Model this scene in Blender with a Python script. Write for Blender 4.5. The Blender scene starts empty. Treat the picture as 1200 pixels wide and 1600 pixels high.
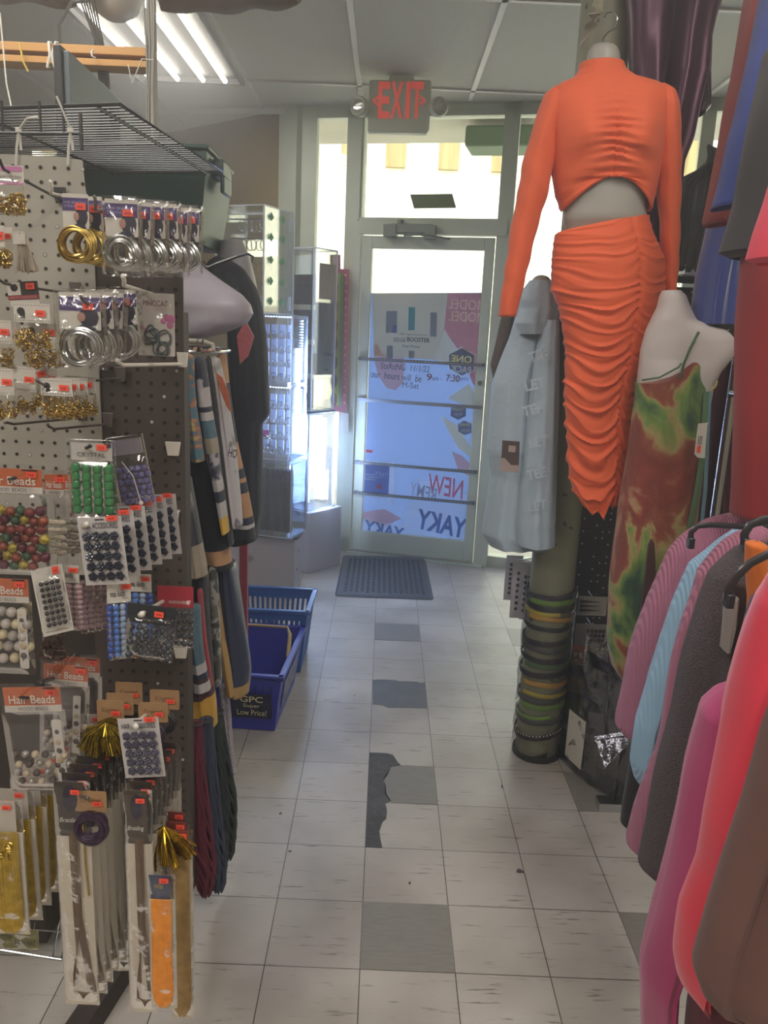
import bpy, math, random
from mathutils import Vector as V, Matrix, noise
random.seed(7)
S = bpy.context.scene
COL = S.collection
PI = math.pi
# ------------------------------------------------------------------ camera
F_PX, PITCH, YAW, ROLL, CAM_H = 1232.3, .2277, -.0049, .0445, 1.4942
cy, sy, cp, sp = math.cos(YAW), math.sin(YAW), math.cos(PITCH), math.sin(PITCH)
CF = V((-sy*cp, cy*cp, -sp)); R0 = V((cy, sy, 0)); U0 = R0.cross(CF)
CR = R0*math.cos(ROLL)+U0*math.sin(ROLL); CU = U0*math.cos(ROLL)-R0*math.sin(ROLL)
cam = bpy.data.cameras.new('camera'); camo = bpy.data.objects.new('camera', cam); COL.objects.link(camo)
M = Matrix((CR, CU, -CF)).transposed().to_4x4(); M.translation = V((0, 0, CAM_H)); camo.matrix_world = M
cam.sensor_fit = 'VERTICAL'; cam.sensor_height = 24; cam.lens = 24*F_PX/1600; cam.clip_start = .02
S.camera = camo
# ------------------------------------------------------------------ view, world, lights
S.view_settings.view_transform = 'Standard'; S.view_settings.look = 'None'; S.view_settings.gamma = 1
S.view_settings.use_curve_mapping = False; S.view_settings.exposure = 0.36
S.cycles.transparent_max_bounces = 24
w = bpy.data.worlds.new('world'); S.world = w; w.use_nodes = True
w.node_tree.nodes['Background'].inputs[0].default_value = (.90, .96, 1, 1)
w.node_tree.nodes['Background'].inputs[1].default_value = 3.2
sun = bpy.data.lights.new('sun', 'SUN'); sun.energy = 6; sun.angle = .01; sun.color = (1, .95, .85)
suno = bpy.data.objects.new('sun', sun); COL.objects.link(suno); suno.rotation_euler = (math.radians(42), 0, math.radians(-25))
ROOM_W = 22; GLARE_VEIL = .05
def area(name, loc, sx, sy_, e, col=(1, .93, .85), rot=(0, 0, 0)):
    l = bpy.data.lights.new(name, 'AREA'); l.shape = 'RECTANGLE'; l.size = sx; l.size_y = sy_; l.energy = e; l.color = col
    o = bpy.data.objects.new(name, l); COL.objects.link(o); o.location = loc; o.rotation_euler = rot; return o
# daylight entering through the glass front, and the ceiling fixtures
for lx, ly in ((-1.155, 1.75), (.72, 1.0), (-1.155, -.8), (.72, -1.4)):
    area('ceiling_lamp_glow', (lx, ly, 2.765), .5, 1.1, ROOM_W*(.72 if ly > 0 else 1.65))
area('ceiling_lamp_glow', (-1.155, 4.19, 2.76), .5, 1.1, 12, (1, .98, .94))

def P(u, v, Y):
    d = CF+CR*((u-600)/F_PX)+CU*((800-v)/F_PX); return V((0, 0, CAM_H))+d*(Y/d.y)
def Z(u, v, z):
    d = CF+CR*((u-600)/F_PX)+CU*((800-v)/F_PX); return V((0, 0, CAM_H))+d*((z-CAM_H)/d.z)
def lin(c): return c/12.92 if c <= .04045 else ((c+.055)/1.055)**2.4
def hx(s): return tuple(lin(int(s[i:i+2], 16)/255) for i in (0, 2, 4))
# ------------------------------------------------------------------ materials
MT = {}
def mat(n, col, rough=.6, metal=0, spec=.5, bump=0, bs=60, var=0, vs=8, sheen=0, alpha=1, emit=None, es=0, stretch=None, coat=0, trans=0):
    if n in MT: return MT[n]
    m = bpy.data.materials.new(n); m.use_nodes = True; t = m.node_tree; b = t.nodes['Principled BSDF']; N = t.nodes.new; L = t.links.new
    c = hx(col) if isinstance(col, str) else col
    b.inputs['Base Color'].default_value = (*c, 1); b.inputs['Roughness'].default_value = rough; b.inputs['Metallic'].default_value = metal
    b.inputs['Specular IOR Level'].default_value = spec; b.inputs['Sheen Weight'].default_value = sheen; b.inputs['Alpha'].default_value = alpha
    b.inputs['Coat Weight'].default_value = coat; b.inputs['Transmission Weight'].default_value = trans
    if emit: b.inputs['Emission Color'].default_value = (*hx(emit), 1); b.inputs['Emission Strength'].default_value = es
    tc = N('ShaderNodeTexCoord'); mp = N('ShaderNodeMapping'); L(tc.outputs['Object'], mp.inputs[0])
    if stretch: mp.inputs['Scale'].default_value = stretch
    nz = N('ShaderNodeTexNoise'); nz.inputs['Scale'].default_value = vs; nz.inputs['Detail'].default_value = 4; L(mp.outputs[0], nz.inputs[0])
    rp = N('ShaderNodeValToRGB'); v_ = max(var, .04)
    rp.color_ramp.elements[0].position = .3; rp.color_ramp.elements[1].position = .7
    rp.color_ramp.elements[0].color = (*[x*(1-v_) for x in c], 1); rp.color_ramp.elements[1].color = (*[min(1, x*(1+v_)) for x in c], 1)
    L(nz.outputs[0], rp.inputs[0]); L(rp.outputs[0], b.inputs['Base Color'])
    if bump:
        n2 = N('ShaderNodeTexNoise'); n2.inputs['Scale'].default_value = bs; n2.inputs['Detail'].default_value = 3; L(mp.outputs[0], n2.inputs[0])
        bp = N('ShaderNodeBump'); bp.inputs['Strength'].default_value = bump; bp.inputs['Distance'].default_value = .01
        L(n2.outputs[0], bp.inputs['Height']); L(bp.outputs[0], b.inputs['Normal'])
    MT[n] = m; return m
def rib(m, axis='X', scale=120, dist=.6, st=.5):   # rib-knit / corrugation bump
    t = m.node_tree; N = t.nodes.new; L = t.links.new; b = t.nodes['Principled BSDF']
    tc = N('ShaderNodeTexCoord'); wv = N('ShaderNodeTexWave'); wv.bands_direction = axis; wv.inputs['Scale'].default_value = scale; wv.inputs['Distortion'].default_value = dist
    L(tc.outputs['Object'], wv.inputs[0]); bp = N('ShaderNodeBump'); bp.inputs['Strength'].default_value = st; bp.inputs['Distance'].default_value = .004
    L(wv.outputs['Fac'], bp.inputs['Height']); L(bp.outputs[0], b.inputs['Normal']); return m
def clear(n, tint=(1, 1, 1), amt=.12, rough=.08, bump=.0, bs=40):
    if n in MT: return MT[n]
    m = bpy.data.materials.new(n); m.use_nodes = True; t = m.node_tree; t.nodes.clear(); N = t.nodes.new; L = t.links.new
    o = N('ShaderNodeOutputMaterial'); mx = N('ShaderNodeMixShader'); tr = N('ShaderNodeBsdfTransparent'); g = N('ShaderNodeBsdfGlossy')
    tr.inputs[0].default_value = (*tint, 1); g.inputs['Roughness'].default_value = rough; g.inputs[0].default_value = (.95, .95, .95, 1)
    lw = N('ShaderNodeLayerWeight'); lw.inputs['Blend'].default_value = .25
    ma = N('ShaderNodeMath'); ma.operation = 'MULTIPLY_ADD'; ma.inputs[1].default_value = .6; ma.inputs[2].default_value = amt; ma.use_clamp = True
    L(lw.outputs['Fresnel'], ma.inputs[0]); L(ma.outputs[0], mx.inputs[0]); L(tr.outputs[0], mx.inputs[1]); L(g.outputs[0], mx.inputs[2]); L(mx.outputs[0], o.inputs[0])
    if bump:
        tc = N('ShaderNodeTexCoord'); nz = N('ShaderNodeTexNoise'); nz.inputs['Scale'].default_value = bs; L(tc.outputs['Object'], nz.inputs[0])
        bp = N('ShaderNodeBump'); bp.inputs['Strength'].default_value = bump; bp.inputs['Distance'].default_value = .01
        L(nz.outputs[0], bp.inputs['Height']); L(bp.outputs[0], g.inputs['Normal']); L(bp.outputs[0], lw.inputs['Normal'])
    MT[n] = m; return m
def emis(n, col, s):
    if n in MT: return MT[n]
    m = bpy.data.materials.new(n); m.use_nodes = True; t = m.node_tree; t.nodes.clear()
    o = t.nodes.new('ShaderNodeOutputMaterial'); e = t.nodes.new('ShaderNodeEmission'); e.inputs[0].default_value = (*hx(col), 1); e.inputs[1].default_value = s
    t.links.new(e.outputs[0], o.inputs[0]); MT[n] = m; return m
def film(n, col, tr=.45, rough=.5):      # printed translucent film, glows when lit from behind
    if n in MT: return MT[n]
    m = bpy.data.materials.new(n); m.use_nodes = True; t = m.node_tree; t.nodes.clear(); N = t.nodes.new; L = t.links.new
    o = N('ShaderNodeOutputMaterial'); mx = N('ShaderNodeMixShader'); d = N('ShaderNodeBsdfDiffuse'); tl = N('ShaderNodeBsdfTranslucent')
    d.inputs[0].default_value = (*hx(col), 1); tl.inputs[0].default_value = (*hx(col), 1); mx.inputs[0].default_value = tr
    L(d.outputs[0], mx.inputs[1]); L(tl.outputs[0], mx.inputs[2]); L(mx.outputs[0], o.inputs[0]); MT[n] = m; return m
# ------------------------------------------------------------------ mesh collector
class MB:
    def __init__(s): s.v = []; s.f = []; s.m = []
    def add(s, vs, fs, mi=0, M=None):
        k = len(s.v)
        s.v += [(M @ V(p)) if M else V(p) for p in vs]; s.f += [[i+k for i in f] for f in fs]; s.m += [mi]*len(fs); return s
    def box(s, c, d, M=None, mi=0, rz=0, ry=0, rx=0):
        x, y, z = d[0]/2, d[1]/2, d[2]/2
        T = Matrix.Translation(V(c)) @ Matrix.Rotation(rz, 4, 'Z') @ Matrix.Rotation(ry, 4, 'Y') @ Matrix.Rotation(rx, 4, 'X')
        if M: T = M @ T
        return s.add([(a*x, b*y, e*z) for a in (-1, 1) for b in (-1, 1) for e in (-1, 1)],
                     [(0, 1, 3, 2), (4, 6, 7, 5), (0, 4, 5, 1), (2, 3, 7, 6), (0, 2, 6, 4), (1, 5, 7, 3)], mi, T)
    def tube(s, pts, r, n=8, closed=False, mi=0, M=None, flat=1):
        pts = [V(p) for p in pts]; N = len(pts); vs = []; up = V((0, 0, 1)); prev = None
        for i, p in enumerate(pts):
            a = pts[(i-1) % N] if closed or i > 0 else p; b = pts[(i+1) % N] if closed or i < N-1 else p
            t = (b-a); t = t.normalized() if t.length > 1e-9 else V((0, 0, 1))
            if prev is None: x = t.cross(up) if abs(t.z) < .95 else t.cross(V((0, 1, 0)))
            else: x = prev-t*prev.dot(t)
            x.normalize(); prev = x; y = t.cross(x); rr = r[i] if isinstance(r, (list, tuple)) else r
            for k in range(n):
                a_ = 2*PI*k/n; vs.append(p+x*(rr*math.cos(a_))+y*(rr*flat*math.sin(a_)))
        fs = []
        for i in range(N if closed else N-1):
            j = (i+1) % N
            for k in range(n): fs.append((i*n+k, i*n+(k+1) % n, j*n+(k+1) % n, j*n+k))
        if not closed: fs.append(list(range(n))[::-1]); fs.append([(N-1)*n+k for k in range(n)])
        return s.add(vs, fs, mi, M)
    def ring(s, c, R, r, ax='Y', n=24, m=6, mi=0, M=None, sx=1, sz=1, wob=0):
        pts = []
        for k in range(n):
            a = 2*PI*k/n; q = R*(1+wob*math.sin(3*a+c[0]*300)); x, z = q*math.cos(a)*sx, q*math.sin(a)*sz
            pts.append(V(c)+(V((x, 0, z)) if ax == 'Y' else V((x, z, 0)) if ax == 'Z' else V((0, x, z))))
        return s.tube(pts, r, m, True, mi, M)
    def sphere(s, c, r, n=12, m=8, mi=0, M=None):
        r = V(r) if hasattr(r, '__len__') else V((r, r, r)); vs = [V(c)+V((0, 0, r.z))]
        for i in range(1, m):
            for k in range(n):
                th = PI*i/m; ph = 2*PI*k/n; vs.append(V(c)+V((r.x*math.sin(th)*math.cos(ph), r.y*math.sin(th)*math.sin(ph), r.z*math.cos(th))))
        vs.append(V(c)-V((0, 0, r.z))); fs = [(0, 1+k, 1+(k+1) % n) for k in range(n)]
        for i in range(m-2):
            for k in range(n): a = 1+i*n; fs.append((a+k, a+n+k, a+n+(k+1) % n, a+(k+1) % n))
        e = 1+(m-2)*n; L_ = len(vs)-1; fs += [(e+k, L_, e+(k+1) % n) for k in range(n)]
        return s.add(vs, fs, mi, M)
    def prism(s, o, y0, y1, mi=0, M=None):     # outline in x,z extruded along y
        n = len(o); vs = [(x, y0, z) for x, z in o]+[(x, y1, z) for x, z in o]
        fs = [list(range(n)), [n+k for k in range(n)][::-1]]+[(k, k+n, (k+1) % n+n, (k+1) % n) for k in range(n)]
        return s.add(vs, fs, mi, M)
    def lathe(s, pr, c=(0, 0, 0), n=24, mi=0, M=None):
        vs = [V(c)+V((r*math.cos(2*PI*k/n), r*math.sin(2*PI*k/n), z)) for r, z in pr for k in range(n)]; fs = []
        for i in range(len(pr)-1):
            for k in range(n): fs.append((i*n+k, i*n+(k+1) % n, (i+1)*n+(k+1) % n, (i+1)*n+k))
        return s.add(vs, fs, mi, M)
    def grid(s, fn, nu, nv, mi=0):
        vs = [fn(i/nu, j/nv) for j in range(nv+1) for i in range(nu+1)]
        return s.add(vs, [(j*(nu+1)+i, j*(nu+1)+i+1, (j+1)*(nu+1)+i+1, (j+1)*(nu+1)+i) for j in range(nv) for i in range(nu)], mi)
WM = {}
def setp(o, label=None, cat=None, group=None, kind=None):
    if label: o['label'] = label
    if cat: o['category'] = cat
    if group: o['group'] = group
    if kind: o['kind'] = kind
    return o
def thing(name, label, cat, loc, group=None, rz=0, ry=0, rx=0):
    o = bpy.data.objects.new(name, None); COL.objects.link(o); o.empty_display_size = .05
    o.location = loc; o.rotation_euler = (rx, ry, rz); WM[o] = Matrix.LocRotScale(V(loc), o.rotation_euler, None)
    return setp(o, label, cat, group)
def build(name, mb, mats, parent=None, local=False, smooth=True, bev=0, solid=0, label=None, kind=None, org=None):
    if not isinstance(mats, (list, tuple)): mats = [mats]
    vs = mb.v; loc = V((0, 0, 0))
    if parent is not None and not local:
        I = WM[parent].inverted(); vs = [I @ p for p in vs]
    elif parent is None:
        xs = [p.x for p in vs]; ys = [p.y for p in vs]; zs = [p.z for p in vs]
        loc = V(org) if org else V(((min(xs)+max(xs))/2, (min(ys)+max(ys))/2, min(zs))); vs = [p-loc for p in vs]
    me = bpy.data.meshes.new(name); me.from_pydata(vs, [], mb.f)
    for m_ in mats: me.materials.append(m_)
    me.polygons.foreach_set('material_index', mb.m)
    me.update(); me.validate()
    o = bpy.data.objects.new(name, me); COL.objects.link(o); o.location = loc
    if parent is not None: o.parent = parent; WM[o] = WM[parent]
    else: WM[o] = Matrix.Translation(loc)
    if bev:
        md = o.modifiers.new('b', 'BEVEL'); md.width = bev; md.segments = 2; md.limit_method = 'ANGLE'
    if solid:
        md = o.modifiers.new('s', 'SOLIDIFY'); md.thickness = solid; md.offset = -1
    if smooth:
        me.polygons.foreach_set('use_smooth', [True]*len(me.polygons))
        me.set_sharp_from_angle(angle=math.radians(38))
    if label: o['label'] = label
    if kind: o['kind'] = kind
    return o
def solo(name, mb, mats, label, cat, group=None, **k):
    return setp(build(name, mb, mats, **k), label, cat, group)
def struct(name, mb, mats, **k):
    o = build(name, mb, mats, **k)
    if o.parent is None: o['kind'] = 'structure'
    return o
def dup(o, loc=None, label=None, group=None, parent=None, rz=None, ry=None):
    c = o.copy(); COL.objects.link(c)
    if parent is not None: c.parent = parent
    else:
        if loc is not None: c.location = loc
        if rz is not None: c.rotation_euler.z = rz
        if ry is not None: c.rotation_euler.y = ry
        if label: c['label'] = label
        if group: c['group'] = group
    for ch in list(o.children): dup(ch, parent=c)
    return c
TX = {}
def tgeo(s, off=0, shear=0):
    k = (s, off, shear)
    if k not in TX:
        cu = bpy.data.curves.new('t', 'FONT'); cu.body = s; cu.size = 1; cu.offset = off; cu.shear = shear; cu.resolution_u = 3
        o = bpy.data.objects.new('t', cu); COL.objects.link(o)
        me = bpy.data.meshes.new_from_object(o.evaluated_get(bpy.context.evaluated_depsgraph_get()))
        vs = [v.co.copy() for v in me.vertices]; fs = [list(p.vertices) for p in me.polygons]
        bpy.data.objects.remove(o); bpy.data.meshes.remove(me)
        x0 = min(v.x for v in vs); x1 = max(v.x for v in vs); y0 = min(v.y for v in vs); y1 = max(v.y for v in vs)
        TX[k] = ([((v.x-x0)/(x1-x0)-.5, (v.y-y0)/(y1-y0)-.5) for v in vs], fs)
    return TX[k]
def word(mb, s, cx, cz, w, h, y=-.0012, mir=False, off=0, shear=0, mi=0, M=None, ang=0):
    vs, fs = tgeo(s, off, shear); k = -1 if mir else 1; ca, sa = math.cos(ang), math.sin(ang)
    out = []
    for a, b in vs:
        x, z = k*a*w, b*h; out.append((cx+x*ca-z*sa, y, cz+x*sa+z*ca))
    return mb.add(out, fs, mi, M)
# ------------------------------------------------------------------ cloth lofts
def smoothrows(rows, n):
    out = []; k = len(rows)-1; ln = [0]
    for i in range(k): ln.append(ln[-1]+max(1e-4, math.dist(rows[i][:2], rows[i+1][:2]) if 0 else abs(rows[i+1][0]-rows[i][0])+.3*abs(rows[i+1][1]-rows[i][1])+.3*abs(rows[i+1][2]-rows[i][2])))
    for j in range(n+1):
        t = ln[-1]*j/n; i = 0
        while i < k-1 and t > ln[i+1]: i += 1
        f = (t-ln[i])/(ln[i+1]-ln[i]); a = rows[max(0, i-1)]; b = rows[i]; c = rows[i+1]; d = rows[min(k, i+2)]
        q = []
        for p0, p1, p2, p3 in zip(a, b, c, d):
            m1 = (p2-p0)/2*.8; m2 = (p3-p1)/2*.8
            h = f*f*(3-2*f); q.append(p1+(p2-p1)*h*.35+(p2-p1)*f*.65+0*(m1-m2))
        out.append(q)
    return out
def loft(rows, Y, dep, n=40, seg=48, folds=5, fa=.06, na=.004, nsc=14, fn=None, seed=0, cap=True, bands=None, mb=None, dY=0, sq=2.0, rtop=0):
    """rows: (v,uL,uR[,dep]) outline at distance Y; each row becomes a closed ring of real depth"""
    mb = mb or MB(); rr = smoothrows([tuple(r[:3])+((r[3],) if len(r) > 3 else (dep,)) for r in rows], n); vs = []; T = []
    for j, (v, a, b, dp) in enumerate(rr):
        t = j/n; y = Y+dY*t; pl, pr = P(a, v, y), P(b, v, y); c = (pl+pr)/2; A = (pr-pl)/2; B = V((0, dp*.5, 0))
        if rtop and t < rtop: kk = .12+.88*math.sqrt(1-(1-t/rtop)**2); A = A*kk; B = B*kk
        for k in range(seg):
            ph = 2*PI*k/seg; co, si = math.cos(ph), math.sin(ph)
            ex = 2/sq; X = math.copysign(abs(co)**ex, co); Q = math.copysign(abs(si)**ex, si)
            fr = 1+fa*min(1, t*2.2+.15)*(math.sin(folds*ph+seed+1.5*t)+.5*math.sin((folds*2+1)*ph+seed*2-t*2))*(abs(si)*.85+.15)
            p = c+A*X+B*Q*(fr+(.0 if not fa else .4*fa*math.sin(3*folds*ph+seed)))
            nr = (A.normalized()*X+V((0, 1, 0))*Q)
            if nr.length > 0: nr.normalize()
            p = p+nr*(na*noise.noise(V((p.x*nsc, p.y*nsc, p.z*nsc*.35+seed*7))))
            if fn: p = fn(p, ph, t, nr, X, Q, v)
            vs.append(p)
        T.append(v)
    fs = []; ms = []
    for j in range(n):
        mi = 0
        if bands:
            for bv, bm in bands:
                if T[j] >= bv: mi = bm
        for k in range(seg): fs.append((j*seg+k, (j+1)*seg+k, (j+1)*seg+(k+1) % seg, j*seg+(k+1) % seg)); ms.append(mi)
    if cap: fs.append([k for k in range(seg)]); ms.append(ms[0])
    q = len(mb.v); mb.v += vs; mb.f += [[i+q for i in f] for f in fs]; mb.m += ms; return mb
# ================================================================== SETTING
CEIL = 2.81
def floor_mat():
    m = bpy.data.materials.new('vinyl_tile'); m.use_nodes = True; t = m.node_tree; N = t.nodes.new; L = t.links.new; b = t.nodes['Principled BSDF']
    tc = N('ShaderNodeTexCoord')
    bk = N('ShaderNodeTexBrick'); bk.offset = 0; bk.inputs['Scale'].default_value = 1; bk.inputs['Brick Width'].default_value = .2286; bk.inputs['Row Height'].default_value = .2286
    bk.inputs['Mortar Size'].default_value = .0013; bk.inputs['Mortar Smooth'].default_value = .2
    bk.inputs['Color1'].default_value = (*hx('C1BBB4'), 1); bk.inputs['Color2'].default_value = (*hx('B6AFA7'), 1); bk.inputs['Mortar'].default_value = (*hx('4A443E'), 1)
    mp0 = N('ShaderNodeMapping'); mp0.inputs['Location'].default_value = (.0012+.2286*4, -1.5922+.2286*12, 0); L(tc.outputs['Object'], mp0.inputs[0]); L(mp0.outputs[0], bk.inputs[0])
    mp = N('ShaderNodeMapping'); mp.inputs['Scale'].default_value = (3.2, 30, 1); L(tc.outputs['Object'], mp.inputs[0])
    nz = N('ShaderNodeTexNoise'); nz.inputs['Scale'].default_value = 2.6; nz.inputs['Detail'].default_value = 6; nz.inputs['Roughness'].default_value = .65; L(mp.outputs[0], nz.inputs[0])
    r1 = N('ShaderNodeValToRGB'); r1.color_ramp.elements[0].position = .33; r1.color_ramp.elements[0].color = (.42, .39, .36, 1); r1.color_ramp.elements[1].position = .41; r1.color_ramp.elements[1].color = (1, 1, 1, 1); L(nz.outputs[0], r1.inputs[0])
    n2 = N('ShaderNodeTexNoise'); n2.inputs['Scale'].default_value = 3; n2.inputs['Detail'].default_value = 8; L(tc.outputs['Object'], n2.inputs[0])
    r2 = N('ShaderNodeValToRGB'); r2.color_ramp.elements[0].position = .32; r2.color_ramp.elements[0].color = (.70, .68, .66, 1); r2.color_ramp.elements[1].position = .6; r2.color_ramp.elements[1].color = (1, 1, 1, 1); L(n2.outputs[0], r2.inputs[0])
    a = N('ShaderNodeMix'); a.data_type = 'RGBA'; a.blend_type = 'MULTIPLY'; a.inputs[0].default_value = 1; L(bk.outputs[0], a.inputs[6]); L(r1.outputs[0], a.inputs[7])
    c = N('ShaderNodeMix'); c.data_type = 'RGBA'; c.blend_type = 'MULTIPLY'; c.inputs[0].default_value = 1; L(a.outputs[2], c.inputs[6]); L(r2.outputs[0], c.inputs[7])
    L(c.outputs[2], b.inputs['Base Color'])
    rr = N('ShaderNodeMapRange'); rr.inputs[3].default_value = .34; rr.inputs[4].default_value = .5; L(n2.outputs[0], rr.inputs[0]); L(rr.outputs[0], b.inputs['Roughness'])
    bp = N('ShaderNodeBump'); bp.inputs['Strength'].default_value = .25; bp.inputs['Distance'].default_value = .001; L(bk.outputs['Fac'], bp.inputs['Height']); bp.invert = True; L(bp.outputs[0], b.inputs['Normal'])
    return m
# storefront line: origin A (left door jamb) direction D
SA = V((-.201, 5.232, 0)); SD = V((.9722, -.2341, 0)).normalized(); SN = V((SD.y, -SD.x, 0))   # SN points into the shop
SRZ = math.atan2(SD.y, SD.x)
SM = Matrix.Translation(SA) @ Matrix.Rotation(SRZ, 4, 'Z')      # local: x along front, -y into the shop, z up
LW = V((-.63, 5.335, 0)); LE = V((-2.6, 6.95, 0))               # angled wall left of the storefront
b = MB(); RW = SM @ V((3.2, 0, 0))
b.add([(-3, -3.2, 0), (3.0, -3.2, 0), (RW.x+.05, -3.2, 0), RW+V((.02, .03, 0)), SM @ V((-.43, .04, 0)), LE, (-3, 6.95, 0)], [(0, 1, 2, 3, 4, 5, 6)])
struct('floor', b, floor_mat(), smooth=False, org=(0, 0, 0))
T_ = .2286; X0, Y0 = -.0012, 1.5922
def tile(name, c, r, m, w=1, h=1, lab='', dx=0, dz=.0012, outline=None):
    b = MB()
    x0, y0 = X0+c*T_, Y0+r*T_
    o = outline or [(0, 0), (w, 0), (w, h), (0, h)]
    n = len(o); vs = [(x0+a*T_, y0+q*T_, dz) for a, q in o]+[(x0+a*T_, y0+q*T_, -.002) for a, q in o]
    b.add(vs, [list(range(n))]+[(k, k+n, (k+1) % n+n, (k+1) % n) for k in range(n)])
    return struct(name, b, m, smooth=False)
gt = mat('grey_tile', '85817A', .4, var=.12, vs=22, stretch=(1, 6, 1))
dk = mat('bare_adhesive', '4C4A4B', .7, var=.35, vs=9, bump=.5, bs=30)
pt = mat('patched_underlay', '5D5E64', .55, var=.2, vs=12)
tile('floor_tile', 0, 0, gt); tile('floor_tile', 3, 0, gt, w=1); tile('floor_tile', 4, 0, gt)
tile('floor_tile', 0, 9, gt); tile('floor_tile', 3, 3, gt); tile('floor_tile', 3, 9, gt, w=.6)
tile('floor_tile', 0, 3, gt, outline=[(.34, .02), (.99, .01), (.99, .99), (.5, .99), (.32, .93), (.3, .8), (.22, .6), (.26, .45), (.25, .2)])
tile('floor_tile_patch', 0, 6, pt, outline=[(.02, .0), (.2, -.02), (.3, -.12), (.5, -.1), (.99, -.06), (1.0, .98), (.92, .94), (.8, 1.0), (.5, .97), (.45, 1.02), (.15, 1.02), (.0, .98)])
tile('floor_tile_patch', 0, 2, dk, outline=[(0, .0), (.22, 0), (.19, .2), (.18, .35), (.22, .55), (.27, .62), (.28, .8), (.26, .98), (.34, 1.05), (.27, 1.2), (.26, 1.45), (.22, 1.55), (.3, 1.75), (.33, 1.93), (.5, 1.99), (.44, 2.1), (.38, 2.28), (.27, 2.34), (0, 2.34)])
for i, (u, v, w_, h_) in enumerate(((812, 1361, .02, .008), (438, 1271, .007, .004), (640, 1380, .006, .006), (784, 1229, .004, .01), (453, 1330, .009, .003), (554, 1087, .006, .005))):
    q = Z(u, v, .001); b = MB(); b.sphere((q.x, q.y, .0015), (w_/2, h_, .0012), 9, 5)
    for k in range(3): b.sphere((q.x+w_*.45*math.sin(k*2+i), q.y+h_*.8*math.cos(k*2), .0015), (w_*.2, h_*.5, .001), 7, 4)
    o = build('floor_debris', b, mat('grit', '4A4643', .8)); setp(o, ['larger dark scuff of grit near the right middle of the aisle', 'small dark chip on the tiles left of the torn strip', 'small round speck on the tile above the near grey tile', 'narrow dark chip on the tile joint right of the torn strip', 'flat dark chip near the left aisle tiles', 'tiny dark crumb left of the patched tile'][i], 'debris')

wall_m = mat('painted_wall', 'A9A08C', .7, var=.06, vs=3, bump=.1)
brown = mat('brown_board', '8C784A', .75, var=.16, vs=2.5, bump=.15, bs=12)
b = MB(); b.box((-3.05, 1.8, 1.45), (.1, 10.4, 2.9)); struct('wall_left', b, wall_m)
b = MB(); b.box((RW.x+.1, .6, 1.45), (.1, 7.8, 2.9)); struct('wall_right', b, wall_m)
b = MB(); b.box((0, -3.25, 1.45), (6.4, .1, 2.9)); struct('wall_back', b, wall_m)
# ceiling
cm = mat('ceiling_board', 'D6D4C6', .85, bump=.9, bs=260, var=.1, vs=150)
b = MB(); b.add([(-3.1, -3.3, CEIL), (RW.x+.15, -3.3, CEIL), SM @ V((3.3, .1, CEIL)), SM @ V((-.43, .1, CEIL)), (LE.x, LE.y+.1, CEIL), (-3.1, 7.0, CEIL)], [(5, 4, 3, 2, 1, 0)])
b.add([(-3.1, -3.3, CEIL+.15), (RW.x+.15, -3.3, CEIL+.15), SM @ V((3.3, .1, CEIL+.15)), SM @ V((-.43, .1, CEIL+.15)), (LE.x, LE.y+.1, CEIL+.15), (-3.1, 7.0, CEIL+.15)], [(0, 1, 2, 3, 4, 5)])
struct('ceiling', b, cm, smooth=False)
tm = mat('white_tee', 'CFCCC2', .45)
b = MB()
for k in range(-4, 6):
    x = -.217+.631*k
    ymax = 4.98-(x)*.24+.1 if x > -.5 else 5.2+(-.6-x)*.8
    if -3 < x < 3: b.box((x, (-3.1+ymax)/2, CEIL-.004), (.026, ymax+3.1, .012))
for k in range(-6, 3):
    y = 4.8-1.24*k if k >= 0 else 0
    if k >= 0: b.box((0, y, CEIL-.004), (5.8, .024, .012))
for y in (1.08, -.16, -1.4, -2.64): b.box((0, y, CEIL-.004), (5.8, .024, .012))
struct('trim_1', b, tm, smooth=False)
b = MB(); b.box((0, -.012, CEIL-.02), (7.4, .03, .035), SM); struct('trim_2', b, tm, smooth=False)
# troffers
tubem = emis('lit_tube', 'FFF8EC', 5); tray = mat('troffer_white', '8E8D88', .5)
def troffer(x0, y0, label, z=CEIL):
    r = thing('ceiling_light', label, 'light', ((x0+.305), y0+.6, z-.012), 'recessed tube lights in the ceiling')
    b = MB(); b.box((x0+.305, y0+.6, z-.006), (.56, 1.16, .006)); build('reflector', b, tray, r)
    b = MB()
    for s in (-1, 1): b.box((x0+.305+s*.29, y0+.6, z-.02), (.022, 1.2, .03)); b.box((x0+.305, y0+.6+s*.6, z-.02), (.6, .022, .03))
    build('frame', b, tray, r)
    for dx in (.1, .25, .39, .51):
        b = MB(); b.tube([(x0+dx, y0+.06, z-.034), (x0+dx, y0+1.14, z-.034)], .0125, 10); build('tube', b, tubem, r)
troffer(-1.46, 3.59, 'lit four-tube ceiling light hanging open above the wooden beams')
for i, (x0, y0) in enumerate(((-1.46, 1.15), (.42, .4), (-1.46, -1.4), (.42, -2.0))):
    troffer(x0, y0, 'lit ceiling light over the near half of the shop')
# ---------------------------------------------------------------- storefront
alu = mat('aluminium_frame', 'C0C6B4', .5, metal=.1, var=.06, vs=5); glass = clear('window_glass', (.96, .98, .97), .03, .02)
def sbox(b, x0, x1, z0, z1, y0=-.03, y1=.05, mi=0): b.box(((x0+x1)/2, (y0+y1)/2, (z0+z1)/2), (x1-x0, y1-y0, z1-z0), SM, mi); return b
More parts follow.
